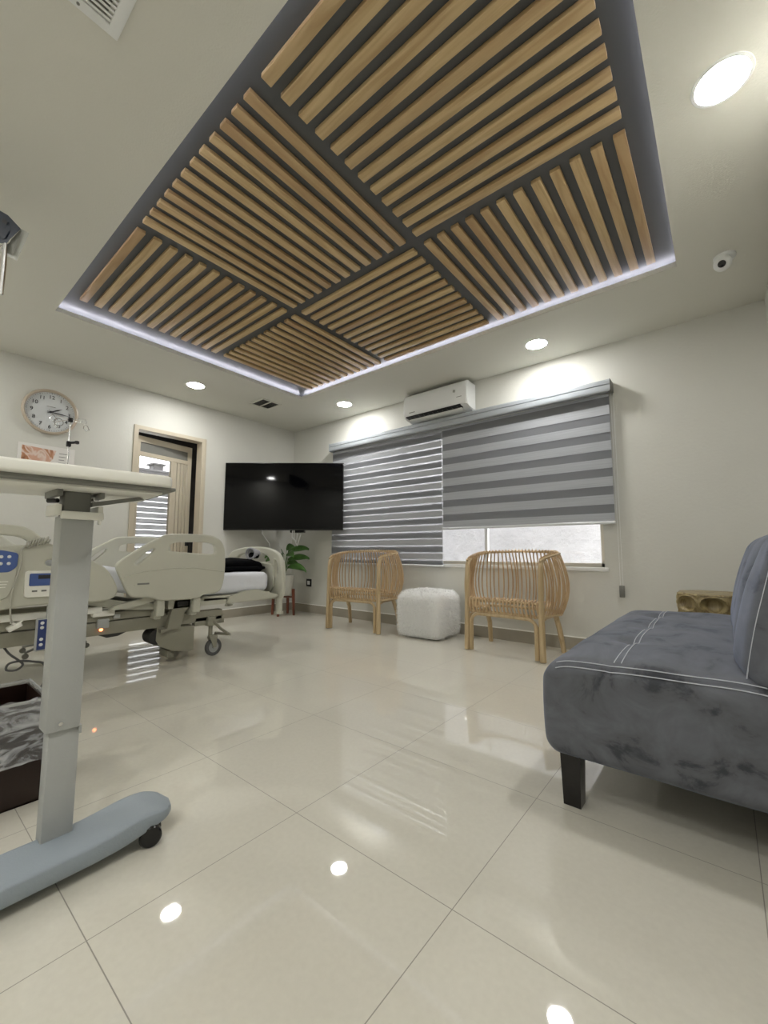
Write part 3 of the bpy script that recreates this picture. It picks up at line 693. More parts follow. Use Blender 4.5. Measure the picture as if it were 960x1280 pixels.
# ============================================================ fur pouf
pc = Vector((2.70, -.31, .225)); pd = (.49, .45, .445)
t = thing('fur_pouf', 'square white fur pouf on the floor between the two rattan chairs', 'pouf', (pc.x, pc.y, 0), math.radians(2))
def pf(p):
    p = p.copy(); k = 1+.05*(1-(p.z/.22)**2); p.x *= k; p.y *= k
    if p.z > .1: p.z += .018*(1-(p.x/.25)**2)*(1-(p.y/.23)**2)
    return p
cb = B().rbox((0, 0, .232), (.49, .45, .45), .06, 20, fn=pf)
bmesh.ops.recalc_face_normals(cb.b, faces=cb.b.faces)
fb = B(); faces = [f for f in cb.b.faces]; ar = [f.calc_area() for f in faces]; tot = sum(ar)
rnd = random.Random(3)
for f, A_ in zip(faces, ar):
    if f.calc_center_median().z < .03 and f.normal.z < -.5: continue
    m_ = 26000*A_/tot; m_ = int(m_)+(rnd.random() < m_-int(m_))
    vs = [v_.co for v_ in f.verts]
    for _ in range(m_):
        a_, c_ = rnd.random(), rnd.random()
        p_ = vs[0].lerp(vs[1], a_).lerp((vs[3] if len(vs) > 3 else vs[2]).lerp(vs[2], a_), c_)
        nn = f.normal
        sw = Vector((noise.noise(p_*22), noise.noise(p_*22+Vector((5, 5, 5))), noise.noise(p_*22+Vector((9, 2, 7)))-.25))
        d1 = (nn+sw*.7+Vector((rnd.uniform(-.3, .3), rnd.uniform(-.3, .3), rnd.uniform(-.3, .3)))).normalized()
        d2 = (d1+sw*1.0+Vector((0, 0, -.55))).normalized()
        ln = rnd.uniform(.018, .036); a0 = p_-nn*.002; a1 = p_+d1*ln*.55; a2 = a1+d2*ln*.6
        if a2.z < .004: a2.z = .004
        if a1.z < .004: a1.z = .004
        sd = d1.cross(Vector((rnd.uniform(-1, 1), rnd.uniform(-1, 1), rnd.uniform(-1, 1)))).normalized()*.0011
        v = [fb.b.verts.new(q_) for q_ in (a0-sd, a0+sd, a1+sd*.8, a1-sd*.8, a2)]
        fb.b.faces.new(v[:4]); fb.b.faces.new((v[3], v[2], v[4]))
obj('cushion', cb, M['fur'], t, world=False)
me = bpy.data.meshes.new('fur'); fb.b.to_mesh(me); fb.b.free(); fo = link_mesh('fur', me, M['fur'], t, False, 180); fo['label'] = 'shaggy white fur pile'

# ============================================================ sofa
sy0, sy1, sx0, sx1 = -2.515, -.86, 4.622, 5.27
t = thing('velvet_sofa', 'grey velvet armless sofa on short black legs along the right wall', 'sofa', (5.0, -1.7, 0))
cx, cy = (sx0+sx1)/2, (sy0+sy1)/2; scx, scy, scz = sx1-sx0, sy1-sy0, .335
tufts = [(4.84, -2.10), (4.84, -1.68), (4.84, -1.26)]
def seatf(p):
    p = p.copy(); X, Y = p.x+cx, p.y+cy
    tz = max(0, min(1, (p.z+.02)/.16))
    fx = max(0, 1-(p.x/(scx/2))**4); fy = max(0, 1-(p.y/(scy/2))**8)
    p.z += tz*(.028*fx*fy)
    # rounder front edge
    if p.x < -scx/2+.10 and p.z > .02: k = (-scx/2+.10-p.x)/.10; p.z -= .026*k*k*tz
    p.z += tz*.020*(p.x/scx)
    if tz > .9:
        for (ax, ay) in tufts: p.z -= fy*.020*math.exp(-((X-ax)**2+(Y-ay)**2)/.0028)
        p.z -= fy*fy*.008*math.exp(-((X-4.85)/.012)**2)
        p.z += .004*noise.noise(Vector((X*6, Y*5, 1)))
    p.x += .010*math.sin(PI*(p.z+.17)/.34)*(-1 if p.x < 0 else 0)
    p.y += .006*noise.noise(Vector((X*5, p.z*6, 3)))
    return p
obj('seat', B().rbox((cx, cy, .17+scz/2), (scx, scy, scz), .055, 56, fn=seatf), M['velvet'], t, smooth=80)
def top_z(x, y):
    p = Vector((x-cx, y-cy, scz/2)); return seatf(p).z+.17+scz/2
st = B()
for dx in (-.010, .012):
    st.tube([(4.862+dx, sy0+.045+(sy1-sy0-.1)*k/60, top_z(4.862+dx, sy0+.045+(sy1-sy0-.1)*k/60)+.001) for k in range(61)], .0018, 5)
for th_ in (.95, .55):
    pts = []
    for k in range(41):
        x = sx0+.05+(sx1-sx0-.07)*k/40; z = top_z(x, sy0+.06)
        nn_ = .006*noise.noise(Vector((x*5, .10*6, 3)))
        pts.append((x, sy0+.055-.0565*math.cos(th_)+nn_, z-.055+.0565*math.sin(th_)))
    st.tube(pts, .0018, 5)
obj('stitching', st, M['thread'], t, label='pale double rows of stitching')
bk = B()
lean = Matrix.Rotation(math.radians(14), 3, 'Y')
def backf(p):
    p = p.copy()
    if p.x < 0:
        fy = 1-(p.y/(scy/2))**6; p.x -= .03*fy*(1-(p.z/.27)**2)
        for yy in (-.42, 0, .42): p.x += .022*math.exp(-((p.y-yy)/.06)**2)*(1-(p.z/.30)**4)
        p.x += .010*noise.noise(Vector((p.y*6, p.z*4, 5)))
    return p
obj('backrest', B().rbox((5.345, cy, .70), (.24, scy, .54), .10, 44, rot=lean, fn=backf), M['velvet'], t, smooth=80)
obj('backrest_stitching', B().tube([lean @ backf(Vector((-.1205+.012*(1 if k > 1 else 1), -scy/2+.055, -.22+.42*k/20))) + Vector((5.345, cy, .70)) for k in range(21)], .0018, 5), M['thread'], t)
def legb(x, y):
    return B().prism([(-.034, -.034), (.034, -.034), (.034, .034), (-.034, .034)], lambda q, z: Vector((x+q[0]*(1 if z > .1 else .84), y+q[1]*(1 if z > .1 else .84), z)), 0, .19)
for x in (4.70, 5.36):
    for y in (sy0+.075, sy1-.075): obj('leg', legb(x, y), M['leg'], t, smooth=None)
obj('frame', B().bx(5.15, 5.42, sy0+.04, sy1-.04, .18, .46, .02), M['velvet'], t)

# ============================================================ carved side table behind the sofa
t = thing('carved_side_table', 'gilded carved wooden drum side table behind the far end of the sofa', 'side table', (5.09, -.46, 0))
def facet(b, k, z0, z1):
    R_ = .213; a0, a1 = (k-.5)*PI/4, (k+.5)*PI/4
    P0 = Vector((math.cos(a0), math.sin(a0), 0))*R_; P1 = Vector((math.cos(a1), math.sin(a1), 0))*R_; nn = (P0+P1).normalized()
    def f(u, v_):
        p_ = P0.lerp(P1, u)+Vector((5.09, -.46, z0+(z1-z0)*v_)); r_ = math.hypot((u-.5)/.42, (v_-.5)/.42)
        d_ = -.036*max(0, 1-r_**3.0) if r_ < 1 else 0
        d_ += .009*math.exp(-((r_-1.05)/.10)**2)
        return p_+nn*d_
    b.grid(f, 18, 18)
b = B()
for k in range(8):
    for r_ in range(5): facet(b, k, .02+r_*.1156, .02+(r_+1)*.1156)
obj('drum', b, M['brass'], t, smooth=60)
obj('top', B().lathe([(.0001, .596), (.213, .596), (.216, .600), (.213, .606), (.207, .609), (.0001, .610)], (5.09, -.46, 0), Matrix.Rotation(PI/8, 3, 'Z'), 8), M['brass'], t, smooth=20)
obj('foot', B().lathe([(.0001, 0), (.213, 0), (.216, .01), (.212, .022), (.0001, .022)], (5.09, -.46, 0), Matrix.Rotation(PI/8, 3, 'Z'), 8), M['brass'], t, smooth=20)

# ============================================================ potted plant in the corner
px, py = .34, -.40
t = thing('potted_plant', 'leafy green plant in a white pot on a red wooden stand in the far corner', 'plant', (px, py, 0))
obj('pot', B().lathe([(.0001, .27), (.105, .27), (.125, .30), (.140, .52), (.140, .55), (.125, .55), (.120, .50), (.0001, .50)], (px, py, 0), n=40), M['pot'], t)
obj('soil', B().lathe([(.0001, .512), (.1, .51), (.119, .501)], (px, py, 0), n=24), M['soil'], t)
for k in range(4):
    a_ = k*PI/2+.5; x, y = px+.145*math.cos(a_), py+.145*math.sin(a_)
    obj('leg', B().tube([(px+.16*math.cos(a_), py+.16*math.sin(a_), 0), (x, y, .36)], [.017, .022], 10), M['redwood'], t)
obj('cross_brace', B().tube([(px+.15*math.cos(.5), py+.15*math.sin(.5), .25), (px-.15*math.cos(.5), py-.15*math.sin(.5), .25)], .012, 8).tube([(px-.15*math.sin(.5), py+.15*math.cos(.5), .25), (px+.15*math.sin(.5), py-.15*math.cos(.5), .25)], .012, 8), M['redwood'], t)
rnd = random.Random(11)
leaves = [(.66, .30, .90, .02), (.80, .30, .78, .03), (.45, .29, .67, .10), (-.2, .24, .84, .06), (-1.1, .22, .80, .08), (2.6, .24, .86, .05), (3.6, .24, .80, .1), (-2.3, .22, .84, .08), (1.3, .2, .72, .1), (1.9, .2, .92, .0)]
for (a_, ln, zt, dr_) in leaves:
    ln = min(ln, .30); dv = Vector((math.cos(a_), math.sin(a_), 0)); sd = Vector((-dv.y*.55, dv.x*.55, .75)); base = Vector((px, py, .51))
    k0 = base+dv*.05+Vector((0, 0, zt-.51-.03))
    stem = [base+dv*.01, base+dv*.03+Vector((0, 0, (zt-.51)*.6)), k0]
    o = obj('leaf', B().grid(lambda u, v_: k0+dv*ln*u+Vector((0, 0, .05*math.sin(u*PI*.6)-dr_*u*u))+sd*((v_-.5)*.115*math.sin(PI*min(1, u*.93+.05))**.8)+Vector((0, 0, .022*abs(v_-.5)*2)), 12, 6), M['leafg'], t, smooth=80)
    so = o.modifiers.new('thick', 'SOLIDIFY'); so.thickness = .0015
    obj('stem', B().tube(stem, .004, 6), M['leafg'], t)

# ============================================================ hospital bed
BX0, BX1 = .87, 1.90
t = thing('hospital_bed', 'adjustable hospital bed with beige side rails parallel to the left wall', 'bed', (1.38, -2.7, 0))
foot_out = [(-2.998, .774), (-2.985, .802), (-2.836, .905), (-2.701, .986), (-2.653, 1.005), (-2.356, 1.008), (-2.275, .987), (-2.225, .943), (-2.204, .865), (-2.203, .698), (-2.222, .588), (-2.256, .547), (-2.37, .55), (-2.412, .517), (-2.706, .521), (-2.755, .555), (-2.879, .56), (-2.915, .59), (-2.954, .681)]
hole1 = [(-2.655, .960), (-2.465, .968), (-2.305, .962), (-2.272, .92), (-2.274, .850), (-2.32, .845), (-2.646, .868), (-2.672, .885)]
hole2 = [(-2.905, .791), (-2.889, .822), (-2.808, .897), (-2.763, .918), (-2.740, .886), (-2.856, .775), (-2.882, .770)]
head_out = [(-4.05, .93), (-3.98, 1.0), (-3.90, 1.03), (-3.621, 1.03), (-3.5, 1.02), (-3.426, .949), (-3.371, .909), (-3.136, .805), (-3.071, .758), (-3.019, .675), (-2.995, .61), (-3.013, .571), (-3.068, .553), (-3.343, .565), (-3.521, .560), (-3.60, .545), (-3.9, .545), (-4.0, .6), (-4.05, .75)]
head_hole = [(-3.92, .93), (-3.88, .975), (-3.80, .985), (-3.60, .988), (-3.51, .975), (-3.455, .925), (-3.47, .905), (-3.60, .905), (-3.85, .905)]
head_hole2 = [(-3.415, .80), (-3.40, .835), (-3.365, .842), (-3.335, .82), (-3.34, .785), (-3.375, .772)]
for x, lab in ((1.878, 'near side rail'), (.862, 'far side rail')):
    r1 = plate('foot_rail', [foot_out, hole1, hole2], .045, .012, YZ(x), M['bed'], t, label=lab+' at the foot')
    r2_ = plate('head_side_rail', [head_out, head_hole, head_hole2], .045, .012, YZ(x), M['bed'], t, label=lab+' at the head')
    if x > 1:
        nr1, nr2 = r1, r2_
# relief line and badge on the foot rail
gl_ = [(-2.955, .704), (-2.827, .736), (-2.64, .753), (-2.434, .749), (-2.204, .714)]
obj('moulding', B().tube([(1.900, a_, b_) for a_, b_ in gl_], .0055, 6), M['bed'], nr1)
plate('badge', [rpoly([(-2.885, .632), (-2.885, .663), (-2.770, .663), (-2.770, .632)], .014)], .004, .001, YZ(1.9015), M['bed'], nr1, 0)
obj('badge_mark', B().bx(1.903, 1.9045, -2.868, -2.788, .641, .653, .0005), M['greyd'], nr1)
# control panel, display panel, raised module, coiled cord
plate('raised_module', [[(-3.85, .60), (-3.85, .90), (-3.60, .895), (-3.535, .885), (-3.53, .77), (-3.545, .66), (-3.58, .59)]], .014, .005, YZ(1.905), M['bed'], nr2)
cpn = plate('control_panel', [rpoly([(-3.80, .760), (-3.80, .885), (-3.60, .882), (-3.532, .866), (-3.534, .79), (-3.565, .760)], .015)], .008, .003, YZ(1.913), M['blue'], nr2, 0, 'blue control panel with buttons')
bt = B()
for yy in (-3.735, -3.69, -3.605, -3.57):
    for zz in (.848, .808): bt.lathe([(.0001, .006), (.007, .005), (.010, 0)], (1.916, yy, zz), RXm, 14)
obj('buttons', bt, M['white'], cpn)
plate('display_unit', [rpoly([(-3.485, .607), (-3.485, .757), (-3.21, .752), (-3.21, .605)], .014)], .022, .005, YZ(1.908), M['cream'], nr2, 0, 'grey and blue scale display unit')
dsp = plate('display_screen', [rpoly([(-3.470, .672), (-3.470, .745), (-3.225, .742), (-3.225, .672)], .008)], .004, .001, YZ(1.9205), M['blue'], nr2, 0)
obj('display_window', B().bx(1.922, 1.9245, -3.43, -3.27, .712, .735), M['ink'], dsp, smooth=None)
kb = B()
for k in range(5): kb.bx(1.919, 1.9215, -3.455+k*.045, -3.43+k*.045, .635, .645, .001)
obj('display_keys', kb, M['greyd'], dsp)
obj('vent_lines', B().bx(1.910, 1.914, -3.64, -3.565, .700, .706).bx(1.910, 1.914, -3.64, -3.570, .684, .690).bx(1.910, 1.914, -3.64, -3.575, .668, .674), M['cream'], nr2, smooth=None)
co = B(); pts = []
for k in range(161):
    f = k/160; a_ = f*2*PI*8; pts.append((1.920+.020*math.cos(a_), -3.50+.11*f+.003*math.sin(a_), .918+.035*f+.020*math.sin(a_)))
co.tube(pts, .0046, 6)
co.tube(smooth_path([(1.915, -3.50, .915), (1.925, -3.52, .88), (1.935, -3.518, .80), (1.93, -3.545, .65), (1.92, -3.545, .52), (1.90, -3.53, .46)]), .0050, 6)
obj('coiled_cord', co, M['cordg'], nr2)
# mattress with the head raised
def mtop(y): return 0 if y > -2.55 else (-.0 + (-2.55-y)*.19)
def matf(p):
    p = p.copy(); Y = p.y-2.68; p.z += mtop(Y)*(1 if p.z > -1 else 0)
    if p.z > 0: p.z += .010*noise.noise(Vector((p.x*4, Y*4, 2)))
    p.x += .008*noise.noise(Vector((Y*7, p.z*8, 4)))
    return p
obj('mattress', B().rbox((1.365, -2.68, .60), (.86, 2.02, .18), .055, 36, fn=matf), M['sheet'], t, smooth=80, label='mattress in a white fitted sheet')
# sheet drape corner along the deck
# deck: foot section and frames
dk = B()
dk.bx(.95, 1.80, -2.33, -1.66, .455, .505, .015, 3)
dk.prism([(-2.6, .47), (-2.6, .50), (-1.58, .463), (-1.56, .44), (-1.66, .43), (-2.6, .435)], lambda q, s_: Vector((s_, q[0], q[1])), .93, 1.80)
obj('deck_foot_section', dk, M['bed'], t)
obj('deck_tapered_panel', B().prism([(-2.12, .44), (-2.1, .49), (-1.95, .53), (-1.82, .535), (-1.70, .50), (-1.60, .475), (-1.585, .455), (-1.7, .44)], lambda q, s_: Vector((s_, q[0], q[1])), 1.78, 1.825), M['bed'], t)
dk = B().prism([(-3.7, .66), (-3.7, .70), (-2.9, .52), (-2.66, .48), (-2.66, .44), (-2.9, .46)], lambda q, s_: Vector((s_, q[0], q[1])), .93, 1.80)
obj('deck_head_section', dk, M['bed'], t)
obj('deck_side_plate', B().prism([(-3.02, .47), (-2.98, .50), (-2.76, .545), (-2.72, .54), (-2.72, .51), (-2.9, .475)], lambda q, s_: Vector((s_, q[0], q[1])), 1.80, 1.845), M['bed'], t)
lf = B(); lf.bx(1.70, 1.77, -3.75, -2.70, .395, .45, .006).bx(.98, 1.05, -3.75, -2.70, .395, .45, .006).bx(1.05, 1.70, -3.0, -2.95, .40, .44).bx(1.05, 1.70, -3.6, -3.55, .40, .44)
obj('lift_frame', lf, M['bedm'], t)
obj('upper_frame_cover', B().bx(1.775, 1.815, -3.8, -3.045, .455, .50, .01).bx(1.74, 1.81, -3.10, -2.965, .43, .47, .008), M['cream'], t)
bf = B(); bf.bx(1.69, 1.755, -3.80, -2.12, .295, .385, .008).bx(.99, 1.055, -3.80, -2.12, .295, .385, .008).bx(1.05, 1.69, -2.62, -2.56, .30, .37).bx(1.05, 1.69, -3.7, -3.62, .30, .37)
obj('base_frame', bf, M['bedm'], t)
obj('base_belly', B().prism([(-3.05, .30), (-2.86, .30), (-2.92, .275), (-2.99, .272)], lambda q, s_: Vector((s_, q[0], q[1])), 1.72, 1.75), M['bedd'], t, smooth=None)
# rail brackets and lifting arm
for y0, y1 in ((-2.715, -2.655), (-2.44, -2.38)):
    obj('rail_bracket', B().bx(1.81, 1.875, y0, y1, .395, .54, .012, 3).bx(1.74, 1.83, y0+.005, y1-.005, .37, .43, .01), M['bed'], t)
obj('lifting_arm', B().prism([(-2.645, .285), (-2.60, .285), (-2.575, .40), (-2.545, .505), (-2.43, .505), (-2.425, .44), (-2.47, .40), (-2.50, .285), (-2.645, .26)], lambda q, s_: Vector((s_, q[0], q[1])), 1.755, 1.80), M['bedm'], t)
obj('arm_window', B().bx(1.798, 1.8035, -2.53, -2.445, .445, .488, .003), M['bedd'], t)
obj('actuator_box', B().prism([(-2.53, .285), (-2.365, .275), (-2.365, .085), (-2.40, .078), (-2.53, .10)], lambda q, s_: Vector((s_, q[0], q[1])), 1.48, 1.755).prism([(-2.66, .20), (-2.655, .30), (-2.53, .285), (-2.53, .10), (-2.56, .115), (-2.63, .15)], lambda q, s_: Vector((s_, q[0], q[1])), 1.60, 1.755), M['bedm'], t, smooth=None, label='dark beige actuator box near the floor')
obj('actuator_drum', B().cyl((1.62, -2.65, .225), (1.75, -2.65, .225), .058), M['bedd'], t)
obj('actuator_foot', B().bx(1.56, 1.72, -2.55, -2.50, .045, .10, .004), M['bedm'], t)
# casters
def caster(x, y, sgn):
    c_ = obj('caster_fork', B().bx(x-.022, x+.022, y-.045, y+.03, .135, .175, .01).prism([(y-.045, .16), (y+.02, .16), (y+.015, .07), (y-.01, .07)], lambda q, s_: Vector((s_, q[0], q[1])), x+.020, x+.027).prism([(y-.045, .16), (y+.02, .16), (y+.015, .07), (y-.01, .07)], lambda q, s_: Vector((s_, q[0], q[1])), x-.027, x-.020).cyl((x, y-.03, .17), (x, y-.03, .30), .017, n=14).bx(x-.03, x+.035, y-.075, y+.0, .255, .335, .008), M['bedm'], t)
    RY_ = Matrix(((0, 0, 1), (1, 0, 0), (0, 1, 0)))
    w_ = obj('wheel', B().lathe([(.045, -.014), (.066, -.014), (.073, -.006), (.073, .006), (.066, .014), (.045, .014)], (x, y, .0735), RY_, 36, ring=True), M['rubber'], c_)
    obj('wheel_hub', B().lathe([(.0001, -.009), (.050, -.009), (.050, .010), (.014, .011), (.012, .018), (.0001, .018)], (x, y, .0735), RY_, 36), M['wheel'], c_, label='pale grey wheel hub')
    obj('brake_pedal', B().tube([(x+.03, y-.02, .29), (x+.035, y+.04, .225), (x+.035, y+.12, .165), (x+.0, y+.15, .155), (x-.03, y+.11, .16), (x-.03, y+.03, .18)], .012, 8), M['bedm'], c_)
caster(1.745, -2.188, 1); caster(1.0, -2.188, 1); caster(1.745, -3.86, 1); caster(1.0, -3.86, 1)
obj('axle_beam', B().bx(1.02, 1.74, -2.28, -2.22, .26, .32, .006).bx(1.70, 1.755, -2.36, -2.10, .265, .335, .006), M['bedm'], t)
# small orange indicator
obj('indicator_light', B().lathe([(.0001, .012), (.008, .010), (.011, 0)], (1.757, -3.03, .335), RXm, 16).lathe([(.0001, .0121), (.001, .0121)], (1.757, -3.03, .335), RXm, 8), M['orange'], t, label='glowing orange indicator light')
obj('indicator_housing', B().bx(1.752, 1.785, -3.06, -2.99, .345, .41, .006).bx(1.77, 1.79, -2.965, -2.925, .405, .435, .003), M['grey'], t)
# footboard: arched board with openings
FY = -1.565
fo_ = [(.86, .46), (.86, .72), (.90, .83), (1.00, .885), (1.20, .912), (1.38, .918), (1.56, .912), (1.72, .885), (1.82, .83), (1.865, .72), (1.865, .46), (1.80, .43), (.92, .43)]
fh1 = [(1.06, .76), (1.04, .80), (1.10, .855), (1.25, .880), (1.38, .884), (1.50, .880), (1.62, .855), (1.68, .80), (1.66, .76)]
fh2 = [(1.735, .63), (1.725, .74), (1.72, .82), (1.765, .815), (1.80, .76), (1.815, .68), (1.79, .62)]
fh3 = [(2.725-a_, b_) for a_, b_ in fh2]
plate('footboard', [fo_, fh1, fh2, fh3], .045, .014, XZ(FY), M['bed'], t)
plate('footboard_inner_panel', [[(.97, .45), (.97, .73), (1.02, .765), (1.70, .765), (1.755, .73), (1.755, .45)]], .02, .006, XZ(FY-.035), M['bed'], t)
for x in (.90, 1.80): obj('corner_post', B().cyl((x, FY+.005, .30), (x, FY+.005, .46), .032).cyl((x, FY+.005, .285), (x, FY+.005, .305), .042), M['bed'], t)
plate('headboard', [[(.88, .6), (.88, 1.05), (1.0, 1.18), (1.38, 1.2), (1.74, 1.18), (1.85, 1.05), (1.85, .6)]], .045, .014, XZ(-4.08), M['bed'], t)
obj('headboard_support', B().bx(.95, 1.0, -4.08, -3.7, .40, .62).bx(1.74, 1.79, -4.08, -3.7, .40, .62), M['bedm'], t)
# things hanging on the bed
t2 = thing('bed_remote', 'blue hand control hanging below the bed rail behind the table post', 'remote control', (1.86, -3.36, .28))
obj('casing', B().box((1.87, -3.362, .37), (.026, .105, .20), None, .010, 3), M['grey'], t2)
obj('keypad', B().box((1.884, -3.362, .37), (.003, .086, .18), None, .001), M['blued'], t2, label='navy keypad')
bt = B()
for yy in (-3.385, -3.345):
    for zz in (.44, .412, .342, .310): bt.lathe([(.0001, .005), (.008, .004), (.010, 0)], (1.8855, yy, zz), RXm, 14)
obj('buttons', bt, M['white'], t2); obj('hook', B().tube([(1.862, -3.36, .46), (1.862, -3.36, .50), (1.87, -3.36, .555)], .006, 8), M['grey'], t2)
obj('cord_plug', B().box((1.845, -3.51, .43), (.05, .07, .03), Matrix.Rotation(.5, 3, 'X'), .006).tube([(1.86, -3.53, .46), (1.86, -3.50, .44), (1.86, -3.475, .47)], .008, 8), M['cream'], t)
topobj('power_cable', B().tube(smooth_path([(1.70, -3.53, .30), (1.72, -3.50, .25), (1.74, -3.455, .205), (1.76, -3.44, .18), (1.76, -3.47, .155), (1.76, -3.515, .165), (1.76, -3.505, .20), (1.76, -3.45, .205), (1.76, -3.39, .19), (1.77, -3.34, .17), (1.78, -3.325, .10), (1.79, -3.35, .03), (1.80, -3.42, .008), (1.80, -3.6, .0075)]), .0065, 8), M['rubber'], 'dark looped power cable dropping from the bed frame to the floor', 'cable')
# black bag and ringed bundle on the foot of the bed
def bagf(p):
    p = p.copy(); p.z += .012*noise.noise(Vector((p.x*5, p.y*5, 0)))*2; p.z -= .02*abs(p.y/.22)**2; return p
tb_ = thing('folded_blanket', 'folded black blanket lying on the white sheet at the bed foot', 'blanket', (1.33, -1.87, .70))
bo = obj('folded_cloth', B().rbox((1.33, -1.87, .757), (.62, .48, .105), .045, 20, fn=bagf), M['blackf'], tb_, smooth=80)
obj('lower_fold', B().rbox((1.35, -1.86, .722), (.66, .45, .036), .018, 12), M['blackf'], tb_, smooth=80)
tr_ = thing('ringed_bundle', 'small grey and black ringed bundle on the folded black blanket by the footboard', 'bundle', (1.58, -1.72, .81))
b = B()
for k in range(5):
    b.tube([(1.58+.075*(1-k*.13)*math.cos(a_*PI/12), -1.75+.02*k, .862+.05*(1-k*.13)*math.sin(a_*PI/12)) for a_ in range(24)], .009, 8, closed=True)
obj('rings', b, M['bandage'], tr_); obj('core', B().rbox((1.58, -1.71, .842), (.11, .07, .06), .025, 8), M['blackf'], tr_, smooth=80)

# ============================================================ overbed table (nearest)
t = thing('overbed_table', 'cream topped wheeled overbed table with a grey post, nearest on the left', 'table', (3.66, -3.72, 0))
TZ = 1.092
topo = [(3.868, -3.512), (3.456, -3.464), (3.363, -4.258), (3.775, -4.306)]
plate('tabletop', [rpoly(topo, .035)], .034, .008, Matrix.Translation((0, 0, TZ)), M['cream'], t, 0)
rz7 = Matrix.Rotation(math.radians(-6.6), 3, 'Z')
obj('under_lip', B().box((3.617, -3.868, TZ-.021), (.385, .80, .010), rz7, .003), M['greyd'], t)
obj('underside_panel', B().box((3.60, -3.868, TZ-.029), (.31, .76, .008), rz7, .003), M['cream'], t)
# post: lower (slim) and upper sleeve
def rect(x0, x1, y0, y1, z0, z1, bev=.004): return B().bx(x0, x1, y0, y1, z0, z1, bev, 2)
obj('lower_post', rect(3.610, 3.662, -3.724, -3.650, .07, .45), M['grey'], t)
obj('upper_post', rect(3.600, 3.672, -3.734, -3.652, .372, .985), M['grey'], t)
obj('post_head', rect(3.605, 3.660, -3.728, -3.660, .975, 1.07), M['greyd'], t, label='darker post head')
obj('screw', B().cyl((3.671, -3.700, .393), (3.676, -3.700, .393), .0055, n=14), M['chrome'], t)
obj('stop_tab', B().bx(3.655, 3.672, -3.654, -3.648, .352, .375), M['grey'], t, smooth=None)
obj('release_lever', B().bx(3.672, 3.690, -3.738, -3.632, .975, .998, .003).bx(3.575, 3.680, -3.752, -3.736, .985, 1.018, .003).bx(3.575, 3.680, -3.646, -3.632, .985, 1.018, .003).bx(3.676, 3.686, -3.645, -3.637, .962, .978, .002), M['cream'], t, label='cream U shaped release lever')
obj('top_bracket', B().bx(3.56, 3.70, -3.755, -3.74, 1.040, 1.062, .003).bx(3.56, 3.70, -3.648, -3.636, 1.040, 1.062, .003), M['greyd'], t)
obj('brace_arm', B().prism([(-3.66, 1.016), (-3.66, 1.030), (-3.53, 1.060), (-3.515, 1.052)], lambda q, s_: Vector((s_, q[0], q[1])), 3.655, 3.675), M['greyd'], t)
obj('spring_pin', B().cyl((3.62, -3.757, 1.030), (3.645, -3.740, 1.030), .007, n=14), M['black'], t)
obj('spring_pin', B().cyl((3.64, -3.650, 1.040), (3.67, -3.650, 1.040), .008, n=14), M['chrome'], t)
# base blade, rounded end, swelling towards the tip
def basef(u, v_):
    y = -4.30+.90*u
    k = 1
    if u > .93: k = math.sqrt(max(0, 1-((u-.93)/.07)**2))
    if u < .07: k = math.sqrt(max(0, 1-((.07-u)/.07)**2))
    hw = .082*k+.0005; zt = .080+.016*math.exp(-((y+3.50)/.09)**2)+.016*math.exp(-((y+4.2)/.09)**2); zb = .028+.030*math.exp(-((y+3.42)/.10)**2)+.03*math.exp(-((y+4.28)/.10)**2)
    a_ = v_*2*PI; cx_, sz_ = math.cos(a_), math.sin(a_)
    ex = .24
    X = math.copysign(abs(cx_)**ex, cx_)*hw; Z = math.copysign(abs(sz_)**ex, sz_)*(zt-zb)/2*(.35+.65*k)
    return Vector((3.700+X, y, (zt+zb)/2+Z))
b = B(); b.grid(lambda u, v_: basef(u, v_), 60, 32); bmesh.ops.remove_doubles(b.b, verts=b.b.verts, dist=1e-5)
obj('base', b, M['greyb'], t, smooth=60, label='blue grey moulded base')
def tcaster(x, y):
    c_ = obj('caster', B().cyl((x, y, .03), (x, y, .085), .012, n=14).rbox((x, y, .035), (.030, .045, .045), .012, 8), M['black'], t)
    for s_ in (-1, 1):
        obj('caster_wheel', B().lathe([(.010, -.009), (.027, -.011), (.0305, -.007), (.0305, .007), (.027, .011), (.010, .009)], (x+s_*.022*.94, y+s_*.022*-.34, .0305), Matrix.Rotation(-.35, 3, 'Z') @ Matrix(((0, 0, 1), (1, 0, 0), (0, 1, 0))), 28), M['lens'], c_)
tcaster(3.755, -3.475); tcaster(3.64, -4.24)

